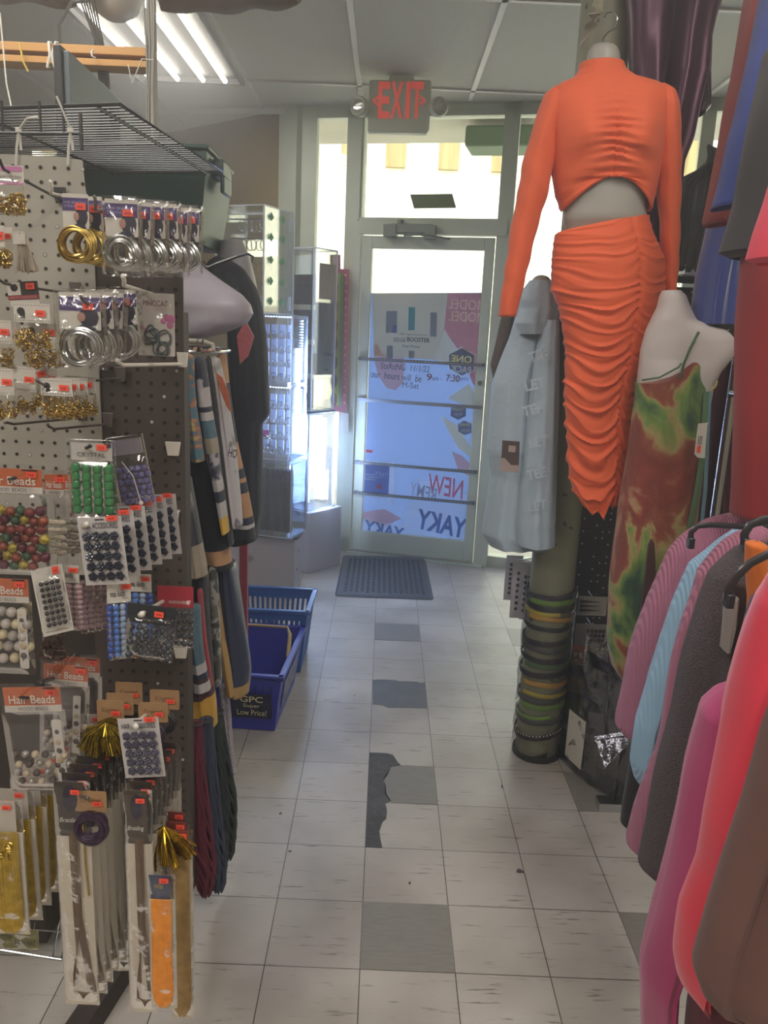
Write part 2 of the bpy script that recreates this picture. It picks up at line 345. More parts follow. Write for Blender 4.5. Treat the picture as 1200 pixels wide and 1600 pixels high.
# x along the front: 0 = left door jamb outer, .917 = right jamb outer
b = MB()
sbox(b, -.43, -.30, 0, CEIL); sbox(b, -.315, -.29, .1, CEIL, -.04, .0); sbox(b, -.095, 0.012, 0, CEIL)
sbox(b, .858, .935, 0, CEIL); sbox(b, .935, .95, 0, CEIL, -.045, 0); sbox(b, -.018, .0, 2.15, CEIL, -.045, 0)
sbox(b, 0, .92, 2.07, 2.165, -.04); sbox(b, -.3, 0, 0, .1); sbox(b, -.02, .94, 2.74, CEIL)
for x in (1.95, 3.12): sbox(b, x, x+.07, 0, CEIL)
sbox(b, .93, 3.2, 0, .075); sbox(b, .93, 3.2, 2.74, CEIL); sbox(b, -.3, 0, 2.74, CEIL); sbox(b, 0, .92, 0, .012, -.07, .07)
struct('window_1', b, alu, smooth=False)
for i, (x0, x1, z0, z1) in enumerate(((-.29, -.095, .1, 2.75), (.012, .858, 2.16, 2.75), (.935, 1.95, .075, 2.75), (2.02, 3.12, .075, 2.75))):
    b = MB(); sbox(b, x0, x1, z0, z1, .01, .014); struct('window_%d' % (i+2), b, glass, smooth=False)
# door leaf
dr = bpy.data.objects.new('door_1', None); COL.objects.link(dr); dr.location = SM @ V((.03, 0, 0)); dr.rotation_euler = (0, 0, SRZ); dr['kind'] = 'structure'
WM[dr] = Matrix.LocRotScale(dr.location, dr.rotation_euler, None)
b = MB(); sbox(b, .02, .085, .015, 2.06, -.02, .025); sbox(b, .79, .85, .015, 2.06, -.02, .025); sbox(b, .085, .79, .015, .155, -.02, .025); sbox(b, .085, .79, 1.985, 2.06, -.02, .025)
build('door_frame', b, alu, dr, smooth=False, bev=.003)
b = MB(); sbox(b, .085, .79, .155, 1.985, .004, .009); build('pane', b, glass, dr, smooth=False)
b = MB(); sbox(b, .0, .86, .0, .022, -.05, .05); struct('trim_3', b, mat('threshold_metal', 'A8A69C', .35, metal=.7), smooth=False)
bar = mat('dark_bar', '5A5D60', .4, metal=.6); barl = mat('push_bar', '9BA0A6', .3, metal=.8)
for (u0, v0, u1, v1, mm, nm) in ((560, 561, 762, 571, bar, 'safety_bar'), (560, 623, 757, 638, barl, 'push_bar'), (556, 730, 748, 752, bar, 'safety_bar'), (556, 783, 745, 807, bar, 'safety_bar')):
    za = {561: 1.302, 623: 1.04, 730: .625, 783: .42}[v0]
    b = MB()
    b.box((.435, -.045, za), (.80, .012, .018 if nm == 'safety_bar' else .022), SM)
    for x in (.04, .83): b.box((x, -.032, za), (.025, .03, .02), SM)
    o = build(nm, b, mm, dr, smooth=False)
    if nm == 'safety_bar':
        b = MB()
        for k in range(38): b.box((.06+k*.0205, -.0525, za), (.011, .002, .005), SM)
        build('slot', b, mat('slot_light', 'B5B4AE', .5), dr, smooth=False)
# hinge-side chipped paint dots, lock
b = MB(); b.tube([SM @ V((.82, -.02, 1.19)), SM @ V((.82, -.035, 1.19))], .013, 14); build('lock_cylinder', b, mat('lock', '77756F', .3, metal=.8), dr)
# door closer
b = MB(); b.box((.34, -.055, 2.10), (.26, .05, .05), SM); b.box((.21, -.06, 2.085), (.08, .06, .07), SM); b.box((.46, -.06, 2.08), (.07, .055, .08), SM)
b.tube([SM @ V((.27, -.06, 2.125)), SM @ V((.27, -.06, 2.15))], .018, 12)
b.tube([SM @ V((.3, -.07, 2.06)), SM @ V((.42, -.2, 2.05)), SM @ V((.58, -.05, 2.045))], .008, 8)
clo = solo('door_closer', b, mat('closer_grey', '7E857A', .4, metal=.4), 'grey metal door closer with folded arm at top of door', 'door closer', bev=.004)
# ---------------------------------------------------------------- posters on the door (local x along front, seen from inside)
def posterpiece(name, x0, x1, z0, z1, m, y=-.002, parent=None, dy=.0015):
    b = MB(); sbox(b, x0, x1, z0, z1, y-dy/2, y+dy/2); return build(name, b, m, parent, smooth=False)
def sp_(u, v):      # photo point on the door plane -> local x,z
    d = CF+CR*((u-600)/F_PX)+CU*((800-v)/F_PX); p = V((0, 0, CAM_H)); t = (SA-p).dot(SN)/d.dot(SN); q = SM.inverted() @ (p+d*t); return q.x, q.z
def spoly(b, pts, y, mi=0, th=.0006):
    b.prism([sp_(u, v) for u, v in pts], y-th, y, mi, SM); return b
po = thing('poster', 'large translucent blue and pink advertising poster filling the door glass, read from behind', 'poster', SM @ V((.44, -.003, .16)), rz=SRZ)
b = MB(); spoly(b, [(580, 458), (757, 457), (746, 660), (740, 852), (566, 830), (574, 640)], .002); build('sheet', b, film('blue_film', 'A9BEE8', .75), po, smooth=False)
b = MB(); spoly(b, [(700, 458), (757, 458), (752, 540), (748, 612), (738, 598), (722, 556), (694, 515)], .0008); build('pink_area', b, film('pink_film', 'F4C2BC', .85), po, smooth=False)
b = MB(); spoly(b, [(694, 514), (715, 548), (722, 575), (678, 562)], .0002); spoly(b, [(732, 600), (748, 618), (744, 640), (700, 622)], .0002)
spoly(b, [(690, 650), (715, 665), (735, 700), (738, 716), (716, 700), (700, 672)], .0002)
build('blonde_hair', b, film('cream_film', 'FFF4DC', .9), po, smooth=False)
for pg in ([(585, 530), (600, 555), (632, 560), (630, 598), (618, 610), (604, 606), (590, 585), (584, 560)], [(568, 800), (600, 795), (628, 810), (600, 822), (566, 812)], [(706, 705), (722, 712), (736, 726), (734, 745), (716, 735)]):
    b = MB(); spoly(b, pg, .0002); build('skin_area', b, film('skin_film', 'F8DCDA', .85), po, smooth=False)
b = MB(); spoly(b, [(637, 790), (650, 778), (655, 750), (700, 752), (734, 775), (727, 803), (716, 812), (660, 806)], .0001)
spoly(b, [(567, 812), (574, 808), (600, 817), (630, 820), (634, 796), (650, 790), (700, 806), (735, 813), (732, 852), (566, 829)], .0001)
build('white_area', b, film('white_film', 'FFFFFF', .92), po, smooth=False)
def pw(b, s, u, v, wpx, hpx, y, ang=0, mir=True, off=.0, shear=0, mi=0):
    x, z = sp_(u, v); k = 4.85/F_PX*1.02; word(b, s, x, z, wpx*k, hpx*k, y, mir, off, shear, mi, SM, ang)
b = MB(); pw(b, 'MODEL', 729, 476, 58, 15, -.003, -.02); pw(b, 'MODEL', 729, 495, 56, 15, -.003, -.02); build('lettering', b, film('letter_cream', 'F6E2D2', .15), po, smooth=False)
for ya in ((690, 818, 84, 34), (600, 828, 70, 22)): b = MB(); pw(b, 'YAKY', *ya, -.003, -.12, off=.03); build('lettering', b, film('letter_blue', '6C88BC', .7), po, smooth=False, label='dark blue reversed lettering')
b = MB(); pw(b, 'NEW', 696, 760, 62, 32, -.0035, -.12, shear=.2, off=.01); build('lettering', b, film('letter_red', 'F07888', .8), po, smooth=False, label='red brushed reversed lettering')
b = MB(); pw(b, 'REMY', 661, 768, 48, 22, -.0035, -.2, shear=.2, off=.004); build('lettering', b, film('letter_grey', 'B4B6C0', .75), po, smooth=False, label='grey brushed reversed lettering')
b = MB(); spoly(b, [(721, 541), (744, 553), (743, 580), (722, 590), (700, 577), (700, 553)], -.0006); build('badge', b, film('badge_light', 'FFFFFF', .9), po, smooth=False)
b = MB(); spoly(b, [(721, 544), (741, 555), (740, 578), (722, 587), (702, 576), (702, 554)], -.0014)
build('badge', b, film('badge_slate', '98A4BA', .8), po, smooth=False)
for pg in ([(716, 632), (728, 638), (728, 650), (716, 656), (704, 650), (705, 638)], [(725, 657), (737, 662), (736, 676), (726, 680), (716, 674), (716, 662)]): b = MB(); spoly(b, pg, -.0006); build('badge', b, MT['badge_slate'], po, smooth=False)
b = MB(); pw(b, 'ONE', 721, 561, 33, 11, -.0035, -.03, off=.02); pw(b, 'Tangle', 716, 640, 18, 5, -.0035, -.03); pw(b, 'Shed', 727, 663, 16, 6, -.0035); build('lettering', b, film('letter_yellow', 'EDE8A0', .1), po, smooth=False)
b = MB(); pw(b, 'PACK', 720, 577, 33, 11, -.0035, -.05, off=.02); pw(b, 'Free', 716, 647, 12, 5, -.0035, -.03); pw(b, 'Free', 727, 672, 13, 6, -.0035); build('lettering', b, film('letter_white', 'E8E8EC', .1), po, smooth=False)
# small framed flyer low on the left
fl = thing('flyer', 'small reversed flyer with red flower badge low at left edge of door glass', 'flyer', SM @ V((.1, -.004, .55)), rz=SRZ)
b = MB(); spoly(b, [(571, 719), (617, 723), (615, 790), (605, 778), (568, 776)], -.004); build('sheet', b, film('flyer_white', 'FFFFFF', .85), fl, smooth=False)
b = MB(); spoly(b, [(571, 724), (609, 727), (607, 775), (569, 772)], -.005); build('panel', b, film('flyer_blue', '90A6D4', .8), fl, smooth=False)
b = MB(); pw(b, 'YAKY', 596, 741, 22, 8, -.0065, -.08, off=.02); pw(b, 'YAKY', 578, 745, 16, 7, -.0065, -.08, off=.02)
for i in range(3): b.box((.13+.04*(i % 2), -.0065, .545-.018*i), (.07, .001, .006), SM)
build('lettering', b, film('white_film', 'FFFFFF', .92), fl, smooth=False)
b = MB(); x, z = sp_(593, 760)
for k in range(6): b.sphere((x+.011*math.cos(k*PI/3), -.0065, z+.011*math.sin(k*PI/3)), (.008, .0008, .008), 8, 4, M=SM)
b.box((.115, -.0065, .70), (.045, .001, .018), SM)
build('flower_badge', b, film('letter_red', 'F07888', .8), fl)
# product flyer sheet
bf = thing('flyer', 'white sheet with three hair product bottles, taped over the upper door glass', 'flyer', SM @ V((.3, -.004, 1.28)), rz=SRZ)
b = MB(); spoly(b, [(582, 458), (700, 458), (694, 512), (679, 562), (584, 556)], -.004); build('sheet', b, film('sheet_grey', 'F6EAD0', .85), bf, smooth=False)
b = MB(); spoly(b, [(639, 480), (649, 480), (648, 516), (638, 516)], -.006); build('bottle_picture', b, film('teal_film', '78C4CE', .8), bf, smooth=False, label='teal bottle picture')
for q in ([(604, 486), (621, 486), (620, 520), (603, 520)], [(673, 488), (683, 488), (682, 526), (672, 526)], [(605, 540), (614, 540), (614, 560), (604, 560)], [(639, 548), (648, 548), (647, 560), (639, 560)]):
    b = MB(); spoly(b, q, -.006); build('bottle_picture', b, film('greyblue_film', 'BCC2CC', .8), bf, smooth=False)
b = MB(); spoly(b, [(614, 508), (621, 508), (620, 520), (613, 520)], -.0075); build('bottle_picture', b, film('blue_chip', '8CA4E4', .8), bf, smooth=False)
b = MB(); pw(b, 'EDGE', 625, 531, 19, 6, -.0062, -.01, False); pw(b, 'BOOSTER', 654, 531, 37, 7, -.0062, -.01, False, off=.02); pw(b, 'Foam Mousse', 643, 541, 28, 4, -.0062, 0, False)
pw(b, '100% Vegan & Sulfate free', 646, 523, 44, 3, -.0062, 0, False)
build('lettering', b, film('ink', '4A4B55', .2), bf, smooth=False)
hn = thing('handwritten_notice', 'handwritten opening hours on the door poster below the upper bar', 'sign', SM @ V((.33, -.004, 1.2)), rz=SRZ)
b = MB(); pw(b, 'StaRtiNG  11/1/22', 633, 574, 80, 10, -.0065, -.02, False, 0, .1); pw(b, 'our  hours will  be', 619, 588, 84, 11, -.0065, -.04, False, 0, .05)
pw(b, 'am -', 683, 592, 15, 5, -.0065, -.04, False); pw(b, 'pm', 726, 593, 12, 5, -.0065, -.04, False); pw(b, 'M-Sat', 642, 602, 27, 9, -.0065, -.01, False)
build('lettering', b, mat('marker_ink', '3D3A4A', .6), hn, smooth=False)
b = MB(); pw(b, '9', 671, 589, 9, 11, -.0065, -.04, False, .02); pw(b, '7:30', 708, 591, 22, 11, -.0065, -.04, False, .025)
build('lettering', b, mat('marker_red', '74424E', .6), hn, smooth=False)
# sign on transom
b = MB(); spoly(b, [(641, 304), (707, 303), (713, 325), (647, 326)], -.002, th=.004); solo('window_sign', b, mat('green_card', '6E7C58', .8), 'dark green card lying flat on the glass above the door', 'sign', smooth=False)
# ---------------------------------------------------------------- angled wall on left
dirL = (LE-LW).normalized(); LRZ = math.atan2(-dirL.y, -dirL.x)
LM = Matrix.Translation(LW) @ Matrix.Rotation(LRZ, 4, 'Z')    # local x negative = going left/back
b = MB()
def lbox(b, x0, x1, z0, z1, y0=0, y1=.06): b.box(((x0+x1)/2, (y0+y1)/2, (z0+z1)/2), (x1-x0, y1-y0, z1-z0), LM)
lbox(b, -3.6, .02, 2.05, CEIL); lbox(b, -3.6, .02, 0, 1.93); lbox(b, -3.6, -.62, 1.93, 2.05); lbox(b, -.03, .02, 1.93, 2.05)
struct('wall_front_left', b, brown, smooth=False)
b = MB(); lbox(b, -.62, -.03, 1.93, 2.05, .02, .03); struct('window_6', b, glass, smooth=False)
b = MB(); lbox(b, -.05, .06, 0, CEIL, -.05, .04); lbox(b, -.12, -.05, 0, CEIL, -.03, .0); struct('trim_4', b, alu, smooth=False)
# ---------------------------------------------------------------- outside
pave = mat('pavement', 'B8B2A8', .85, var=.12, vs=2, bump=.2)
b = MB(); b.box((0, 30, -.12), (80, 50.6, .2)); struct('pavement', b, pave, smooth=False)
fac = mat('pale_facade', 'EEEACC', .8, var=.04); tanm = mat('tan_column', '9B8A5E', .85, var=.2, vs=3, stretch=(6, 1, .3))
fb = thing('building', 'pale sunlit building with tan columns across the street, seen through the glass', 'building', (2, 17, 0))
b = MB(); b.box((2, 18, 3.6), (40, 2, 7.6)); build('wall', b, fac, fb, smooth=False)
for k in range(-7, 9):
    b = MB(); b.box((k*1.0+.06*(k%3), 16.94, 5.25), (.40, .16, 1.2)); build('shutter', b, tanm, fb, smooth=False)
b = MB(); b.box((0, 16.98, 1.9), (40, .12, .35)); build('awning', b, mat('awn', 'A8A288', .8), fb, smooth=False)
b = MB(); b.box((0, .92, 3.04), (16, 1.66, .12), SM);  solo('canopy', b, mat('soffit', 'B9B6A4', .7, var=.1, vs=2), 'pale ribbed soffit of the canopy outside above the shop front', 'canopy', smooth=False)
b = MB(); b.box((.72, 1.15, 2.86), (.5, .35, .14), SM); solo('hanging_sign', b, mat('green_sign', '5F7452', .7), 'dull green sign box under the outside canopy', 'sign', bev=.02)
# ---------------------------------------------------------------- exit sign
ex = thing('exit_sign', 'grey ceiling exit sign with red letters and two emergency lamps', 'exit sign', (0.0, 4.6, 2.5))
pl = mat('sign_plastic', 'C2C6B2', .5)
def E(u, v): p = P(u, v, 4.6); return (p.x, p.z)
b = MB(); b.prism([E(*q) for q in ((577, 131), (580, 128), (671, 128), (674, 132), (670, 206), (666, 211), (578, 209), (574, 206))], 4.56, 4.62); build('housing', b, pl, ex, bev=.004)
b = MB(); b.prism([E(*q) for q in ((610, 122), (645, 122), (648, 129), (606, 129))], 4.56, 4.66); build('mount', b, pl, ex)
rl = mat('exit_red', 'C9675A', .5, emit='E8452F', es=.3)
b = MB()
c = P(626, 160, 4.6)
for ch, u, wd in (('E', 600, 16), ('X', 620, 17), ('I', 637, 6), ('T', 651, 17)):
    q = P(u, 160, 4.6); word(b, ch, q.x, q.z, wd*.0038, 47*.0038, 4.557, off=.03)
for ch, u in (('<', 587), ('>', 660)):
    q = P(u, 161, 4.6); word(b, ch, q.x, q.z, .03, .055, 4.557, off=.03)
build('lettering', b, rl, ex, smooth=False)
for u, v, tilt in ((563, 167, -.5), (684, 168, .35)):
    q = P(u, v, 4.55); b = MB(); T = Matrix.Translation(q) @ Matrix.Rotation(tilt, 4, 'Z') @ Matrix.Rotation(PI/2, 4, 'X')
    b.lathe([(.0, -.05), (.03, -.045), (.046, -.02), (.05, .02), (.044, .03), (.03, .012), (.01, .0), (0, .0)], n=22, M=T)
    h = build('lamp_head', b, pl, ex)
    b = MB(); b.sphere((0, 0, .016), (.04, .04, .008), 16, 8, M=T); build('lens', b, clear('lens', (.85, .86, .82), .35, .15), h)
    b = MB(); b.tube([q, P(590 if u < 600 else 664, 168, 4.59)], .014, 8); build('arm', b, pl, ex)
# ================================================================== LEFT PEGBOARD DISPLAY
def pegboard(name, label, u0, v0, u1, v1, Y, m, hole, chip=None, zbot=None, hx0=0):
    p0, p1 = P(u0, v0, Y), P(u1, v1, Y); zb = zbot if zbot is not None else p1.z
    x0, x1, z1 = p0.x, P(u1, v0, Y).x if chip is None else p1.x, p0.z
    o = [(x0, zb), (x1, zb), (x1, z1), (x0, z1)] if chip is None else [(x0, zb), (x1+.004, zb), (x1, z1-.12), (x1-.012, z1-.05), (x1-.015, z1-.004), (x1-.06, z1), (x0, z1)]
    r = thing(name, label, 'pegboard', (x0, Y, zb)); b = MB(); b.prism(o, Y, Y+.005); build('board', b, m, r, smooth=False)
    b = MB(); nx = int((x1-x0-.02)/.0254); nz_ = int((z1-zb-.02)/.0254)
    for i in range(nx+1):
        for k in range(nz_+1):
            x = x1-.014-i*.0254; z = z1-.02-k*.0254
            if x < x0+.008: continue
            b.add([(x+.0042*math.cos(a*PI/4), Y-.0006, z+.0042*math.sin(a*PI/4)) for a in range(8)]+[(x+.003*math.cos(a*PI/4), Y-.0012, z+.003*math.sin(a*PI/4)) for a in range(8)], [(a, a+8, (a+1) % 8+8, (a+1) % 8) for a in range(8)], 0)
            b.add([(x+.0042*math.cos(a*PI/4), Y-.0007, z+.0042*math.sin(a*PI/4)) for a in range(8)], [tuple(range(8))], 1 if (i*7+k*13) % 11 else 2)
    build('peg_holes', b, hole, r, smooth=False, kind='stuff'); return r
hd = mat('hole_dark', '2A2622', .9); hl = mat('hole_pale', 'C8C4BC', .6); hw = mat('hole_edge', '8A8478', .7)
pegboard('pegboard', 'white perforated pegboard with a broken top corner, tied under the wire shelf', -120, 235, 165, 900, 1.546, mat('white_peg', 'AAA69B', .6, var=.06, vs=6), [hw, hd, hl], chip=1)
pegboard('pegboard', 'dark brown perforated pegboard behind and beside the white one', 120, 318, 284, 900, 1.556, mat('brown_peg', '483F39', .7, var=.08, vs=6), [hd, hd, hl], zbot=.19)
bwood = mat('gondola_dark', '3E3733', .7)
pegx = P(284, 318, 1.556).x
b = MB(); b.box((-.83, 1.60, .85), (.86, .05, 1.32)); b.box((-.93, 2.1, .1), (.36, 1.0, .14)); b.box((-.93, 2.1, .85), (.06, .95, 1.4)); b.box((-.86, 2.15, 1.68), (.42, 1.0, .025))
solo('gondola', b, bwood, 'dark gondola shelving frame carrying the pegboards and the green tote', 'shelving', smooth=False, bev=.003)
# wire shelf on top
wire = mat('black_wire', '3A3A3C', .35, metal=.6); chrome = mat('chrome', 'C9CBCE', .18, metal=1)
r = thing('wire_shelf', 'black wire grid shelf above the white pegboard', 'wire shelf', (-.7, 1.8, 1.87))
def Zp(u, v): return Z(u, v, 1.87)
nr_, fr_ = Zp(187, 163), Zp(348, 268); nl_, fl_ = nr_+V((-.62, .17, 0)), fr_+V((-.62, .17, 0))
b = MB(); b.tube([nl_, nr_, fr_, fl_], .0038, 8, True); b.tube([nl_+(fl_-nl_)*.5, nr_+(fr_-nr_)*.5], .003, 6); build('rim', b, wire, r)
b = MB()
for k in range(1, 30): t = k/30; b.tube([nl_+(fl_-nl_)*t, nr_+(fr_-nr_)*t], .0016, 5)
build('wires', b, wire, r)
b = MB()
for t in (.12, .5, .93):
    q = nl_+(nr_-nl_)*t; q2 = fl_+(fr_-fl_)*t; b.tube([q-V((0, 0, .004)), q2-V((0, 0, .004))], .0032, 6)
build('support_rod', b, wire, r)
b = MB(); q = P(130, 209, 1.55); b.tube([P(-60, 207, 1.55), q], .0032, 6)
for u in (-20, 5, 64, 100): b.tube([P(u, 209, 1.55), P(u, 209, 1.55)+V((0, 0, .055))], .0025, 6)
b.tube([P(127, 215, 1.55)-V((0, 0, .02)), P(127, 215, 1.55)+V((0, 0, .04))], .0035, 6); build('rail', b, wire, r)
zt = mat('zip_white', 'D9D7CE', .4)
for i, (u, v, lean) in enumerate(((25, 258, 30), (106, 258, -22))):
    r = thing('cable_tie', 'white cable tie on the %s, its tail sticking up' % ('pegboard at the far left' if i == 0 else 'pegboard near its broken corner'), 'cable tie', P(u, v, 1.54))
    b = MB(); b.tube([P(u, v, 1.54), P(u+1, 230, 1.535), P(u+4, 208, 1.53), P(u+5, 202, 1.56), P(u+8, 235, 1.56)], .0024, 6); build('loop', b, zt, r)
    b = MB(); b.box(P(u+4, 203, 1.528), (.009, .007, .008)); build('head', b, zt, r)
    b = MB(); b.tube([P(u+4, 203, 1.528), P(u+4+lean*.45, 185 if i == 0 else 178, 1.51), P(u+4+lean, 183 if i == 0 else 150, 1.5)], .002, 6); build('tail', b, zt, r)
# ---------------------------------------------------------------- pack helpers
plas = clear('clear_bag', (.98, .98, .98), .035, .12, .4, 35); blis = clear('clear_blister', (.96, .96, .97), .04, .06, .15, 12)
cardw = mat('card_white', 'C9C4BA', .6); cardk = mat('card_kraft', '9C7A55', .8, var=.1, vs=40); stk = mat('price_orange', 'F0553F', .5, emit=None)
inkd = mat('ink_dark', '2E2A2E', .6); inkw = mat('ink_white', 'D8D2C8', .6); inkg = mat('ink_grey', '6E6A68', .6)
gold = mat('gold_cord', 'C2A55A', .28, metal=1, var=.15, vs=60); silver = mat('silver_cord', 'B9B9B6', .2, metal=1, var=.1, vs=60)
hgrey = mat('hook_grey', '6A6460', .35, metal=.5); hwh = mat('hook_white', 'D2CDC2', .4)
def mk(name, label, cat, u0, v0, u1, v1, Y, group=None, rz=0, ry=0, rx=0):
    a, c_, d_ = P(u0, v0, Y), P(u1, v0, Y), P((u0+u1)/2, v1, Y)
    return thing(name, label, cat, (a+c_)/2, group, rz, ry, rx), (c_-a).length, (a.z+c_.z)/2-d_.z
def flat(name, root, cx, cz, w, h, m, y=0, th=.0012, rnd=0, **k):
    b = MB()
    if rnd:
        o = []
        for sx, sz, a0 in ((1, 1, 0), (-1, 1, 1), (-1, -1, 2), (1, -1, 3)):
            for i in range(4): a = (a0+i/3)*PI/2; o.append((cx+sx*(w/2-rnd)+rnd*math.cos(a), cz+sz*(h/2-rnd)+rnd*math.sin(a)))
        b.prism(o, y-th/2, y+th/2)
    else: b.box((cx, y, cz), (w, th, h))
    return build(name, b, m, root, True, smooth=False, **k)
def sticker(root, cx, cz, w=.017, h=.0105, y=-.004, ang=0):
    b = MB(); T = Matrix.Translation((cx, y, cz)) @ Matrix.Rotation(ang, 4, 'Y'); b.box((0, 0, 0), (w, .0006, h), T); o = build('price_sticker', b, stk, root, True, smooth=False)
    b = MB()
    for k, dx in enumerate((-.22, -.08, .08, .2)): b.box((dx*w, -.0005, -.05*h), (w*.08, .0004, h*.38), T)
    build('price_print', b, mat('sticker_print', 'A93428', .6), o, True, smooth=False)
def txt(root, s, cx, cz, w, h, m, y=-.0022, off=0, shear=0, name='lettering'):
    b = MB(); word(b, s, cx, cz, w, h, y, False, off, shear); return build(name, b, m, root, True, smooth=False)
def bag(root, w, h, z0=0, d=.012, m=None, name='clear_bag', seed=1, rag=.0):
    b = MB()
    for s in (-1, 1):
        def fn(a, c_, s=s):
            x = (a-.5)*w; z = z0-c_*h; e = min(1, 6*min(a, 1-a))*min(1, 6*min(c_, 1-c_)); e = max(0, e)**.6
            return (x+(rag*noise.noise(V((seed, c_*6, 1)))), s*d*.5*e*(1+.8*noise.noise(V((x*40, z*40, seed+s))))-0.0005*s, z)
        b.grid(fn, 16, 20)
    return build(name, b, m or plas, root, True)
def coil(root, cx, cz, R, n, m, name='cord_coil', r=.0016, dy=.012, sq=1.0, wob=.05, y=-.002):
    b = MB()
    for k in range(n):
        a = random.uniform(-1, 1)
        b.ring((cx+random.uniform(-.1, .1)*R, y+dy*(k/n-.5), cz+random.uniform(-.12, .06)*R), R*random.uniform(.72, 1), r, 'Y', 26, 5, sx=random.uniform(.85, 1), sz=random.uniform(.85, 1)*sq, wob=wob*a)
    return build(name, b, m, root, True)
def bits(root, w, z0, z1, m, n=60, name='metal_cuffs', d=.008, size=.006, yc=0):
    b = MB()
    for k in range(n):
        c_ = V((random.uniform(-.46, .46)*w, yc+random.uniform(-1, 1)*d/2, random.triangular(min(z0, z1), max(z0, z1), min(z0, z1))))
        ax = random.choice('XYZ')
        if k % 3: b.ring(c_, size*random.uniform(.5, .9), size*.16, ax, 9, 4)
        else:
            dv = V((random.uniform(-1, 1), random.uniform(-.3, .3), random.uniform(-1, 1))).normalized()*size; b.tube([c_-dv, c_+dv*.2+V((0, 0, .002)), c_+dv], size*.15, 4)
    return build(name, b, m, root, True, kind='stuff')
def parts_copy(proto, locs, root):
    for i, l in enumerate(locs):
        o = proto if i == 0 else proto.copy()
        if i: COL.objects.link(o)
        o.parent = root; o.location = l; o.rotation_euler = (random.uniform(-.3, .3), random.uniform(-.3, .3), random.uniform(-.3, .3))
        WM[o] = WM[root]
ORD = ['front', 'second', 'third', 'fourth', 'fifth', 'sixth', 'seventh', 'eighth', 'ninth', 'tenth', 'eleventh', 'twelfth']
def stack(root, n, dx, dy, dz, what, group, jit=.03):
    root['group'] = group
    for k in range(1, n):
        dup(root, root.location+V((dx*k+random.uniform(-.001, .001), dy*k, dz*k+random.uniform(-.002, .001))), '%s, %s from the front on its hook' % (what, ORD[k]), group, rz=root.rotation_euler.z+random.uniform(-jit, jit), ry=root.rotation_euler.y+random.uniform(-jit, jit))
def hook(u, v, Yf, what, m=None, up=.012, Yb=1.54, r=.0024, plate=True, lean=0, drop=.0, root=None):
    m = m or hgrey; p = P(u, v, Yf)
    if root: q = P(root[0], root[1], Yb); lean, drop = q.x-p.x, p.z-q.z-.01
    r_ = thing('display_hook', what, 'display hook', (p.x+lean, Yb, p.z))
    b = MB(); b.tube([(p.x+lean, Yb, p.z-drop-.012), (p.x+lean*.9, Yb-.012, p.z-drop-.01), (p.x+lean*.1, Yf+.012, p.z-.004), (p.x, Yf, p.z+up*.3), (p.x, Yf-.004, p.z+up)], r, 8)
    b.sphere((p.x, Yf-.004, p.z+up), r*1.25, 8, 6); build('arm', b, m, r_)
    if plate:
        b = MB(); b.prism([(p.x+lean-.011, p.z-drop+.012), (p.x+lean+.011, p.z-drop+.012), (p.x+lean+.008, p.z-drop-.016), (p.x+lean-.008, p.z-drop-.016)], Yb-.006, Yb); build('base_plate', b, m, r_, bev=.001)
    return r_
def plate(u, v, what, Y=1.55):
    p = P(u, v, Y); b = MB(); b.prism([(p.x-.0155, p.z+.014), (p.x+.0155, p.z+.014), (p.x+.011, p.z-.014), (p.x-.011, p.z-.014)], Y-.006, Y); solo('hook_bracket', b, hwh, what, 'bracket', bev=.0015)
# ---------------------------------------------------------------- string packs
def string_pack(u0, v0, u1, v1, Y, m, label, group=None, bagged=True, rz=0, ch=.36):
    r, w_, h_ = mk('string_pack', label, 'hair accessory pack', u0, v0, u1, v1, Y, group, rz)
    cw = w_*.78 if bagged else w_*.62
    flat('card', r, -.0, -h_*.27, cw, h_*.46, cardw, rnd=.002)
    flat('card_print', r, 0, -h_*.18, cw*.98, h_*.17, mat('violet_print', '4B3A6E', .6), -.0012)
    txt(r, 'HAIR BRAIDING', 0, -h_*.155, cw*.88, h_*.035, mat('lilac', 'A9A2C4', .6)); txt(r, 'STRING', -cw*.18, -h_*.205, cw*.5, h_*.035, mat('lilac', 'A9A2C4', .6))
    b = MB(); b.sphere((cw*.22, -.0018, -h_*.34), (cw*.24, .0008, h_*.13), 14, 6); b.prism([(-cw*.2, -h_*.5), (cw*.4, -h_*.5), (cw*.3, -h_*.42), (cw*.05, -h_*.43)], -.0022, -.0012); build('hair_picture', b, mat('hair_ink', '2B2638', .6), r, True)
    b = MB(); b.sphere((cw*.04, -.0027, -h_*.34), (cw*.1, .0006, h_*.06), 12, 6); build('face_picture', b, mat('skin_ink', 'A87F72', .6), r, True)
    sticker(r, cw*.22, -h_*.21, .016, .010)
    coil(r, 0, -h_*.70, w_*.43 if bagged else w_*.48, 16, m, r=.0017, sq=.95)
    if bagged: bag(r, w_, h_, 0, .022, seed=u0)
    return r
r = string_pack(84, 298, 150, 415, 1.30, gold, 'gold braiding string pack, front one on the upper white hook', 'gold string packs on the upper white hook', False)
stack(r, 4, .012, .026, 0, 'gold braiding string pack', 'gold string packs on the upper white hook')
hook(81, 296, 1.27, 'white hook holding the gold string packs', hwh, .01, root=(118, 312), plate=False)
r = string_pack(156, 306, 222, 432, 1.28, silver, 'silver braiding string pack in clear bag, front one below the wire shelf corner')
stack(r, 6, .0125, .028, .002, 'silver braiding string pack below the wire shelf corner', 'silver string packs on the upper hook', .08)
hook(150, 322, 1.25, 'dark hook holding the upper silver string packs', hgrey, .012, root=(192, 330), plate=False)
r = string_pack(82, 452, 165, 577, 1.27, silver, 'silver braiding string pack in clear bag, front one on the middle hook')
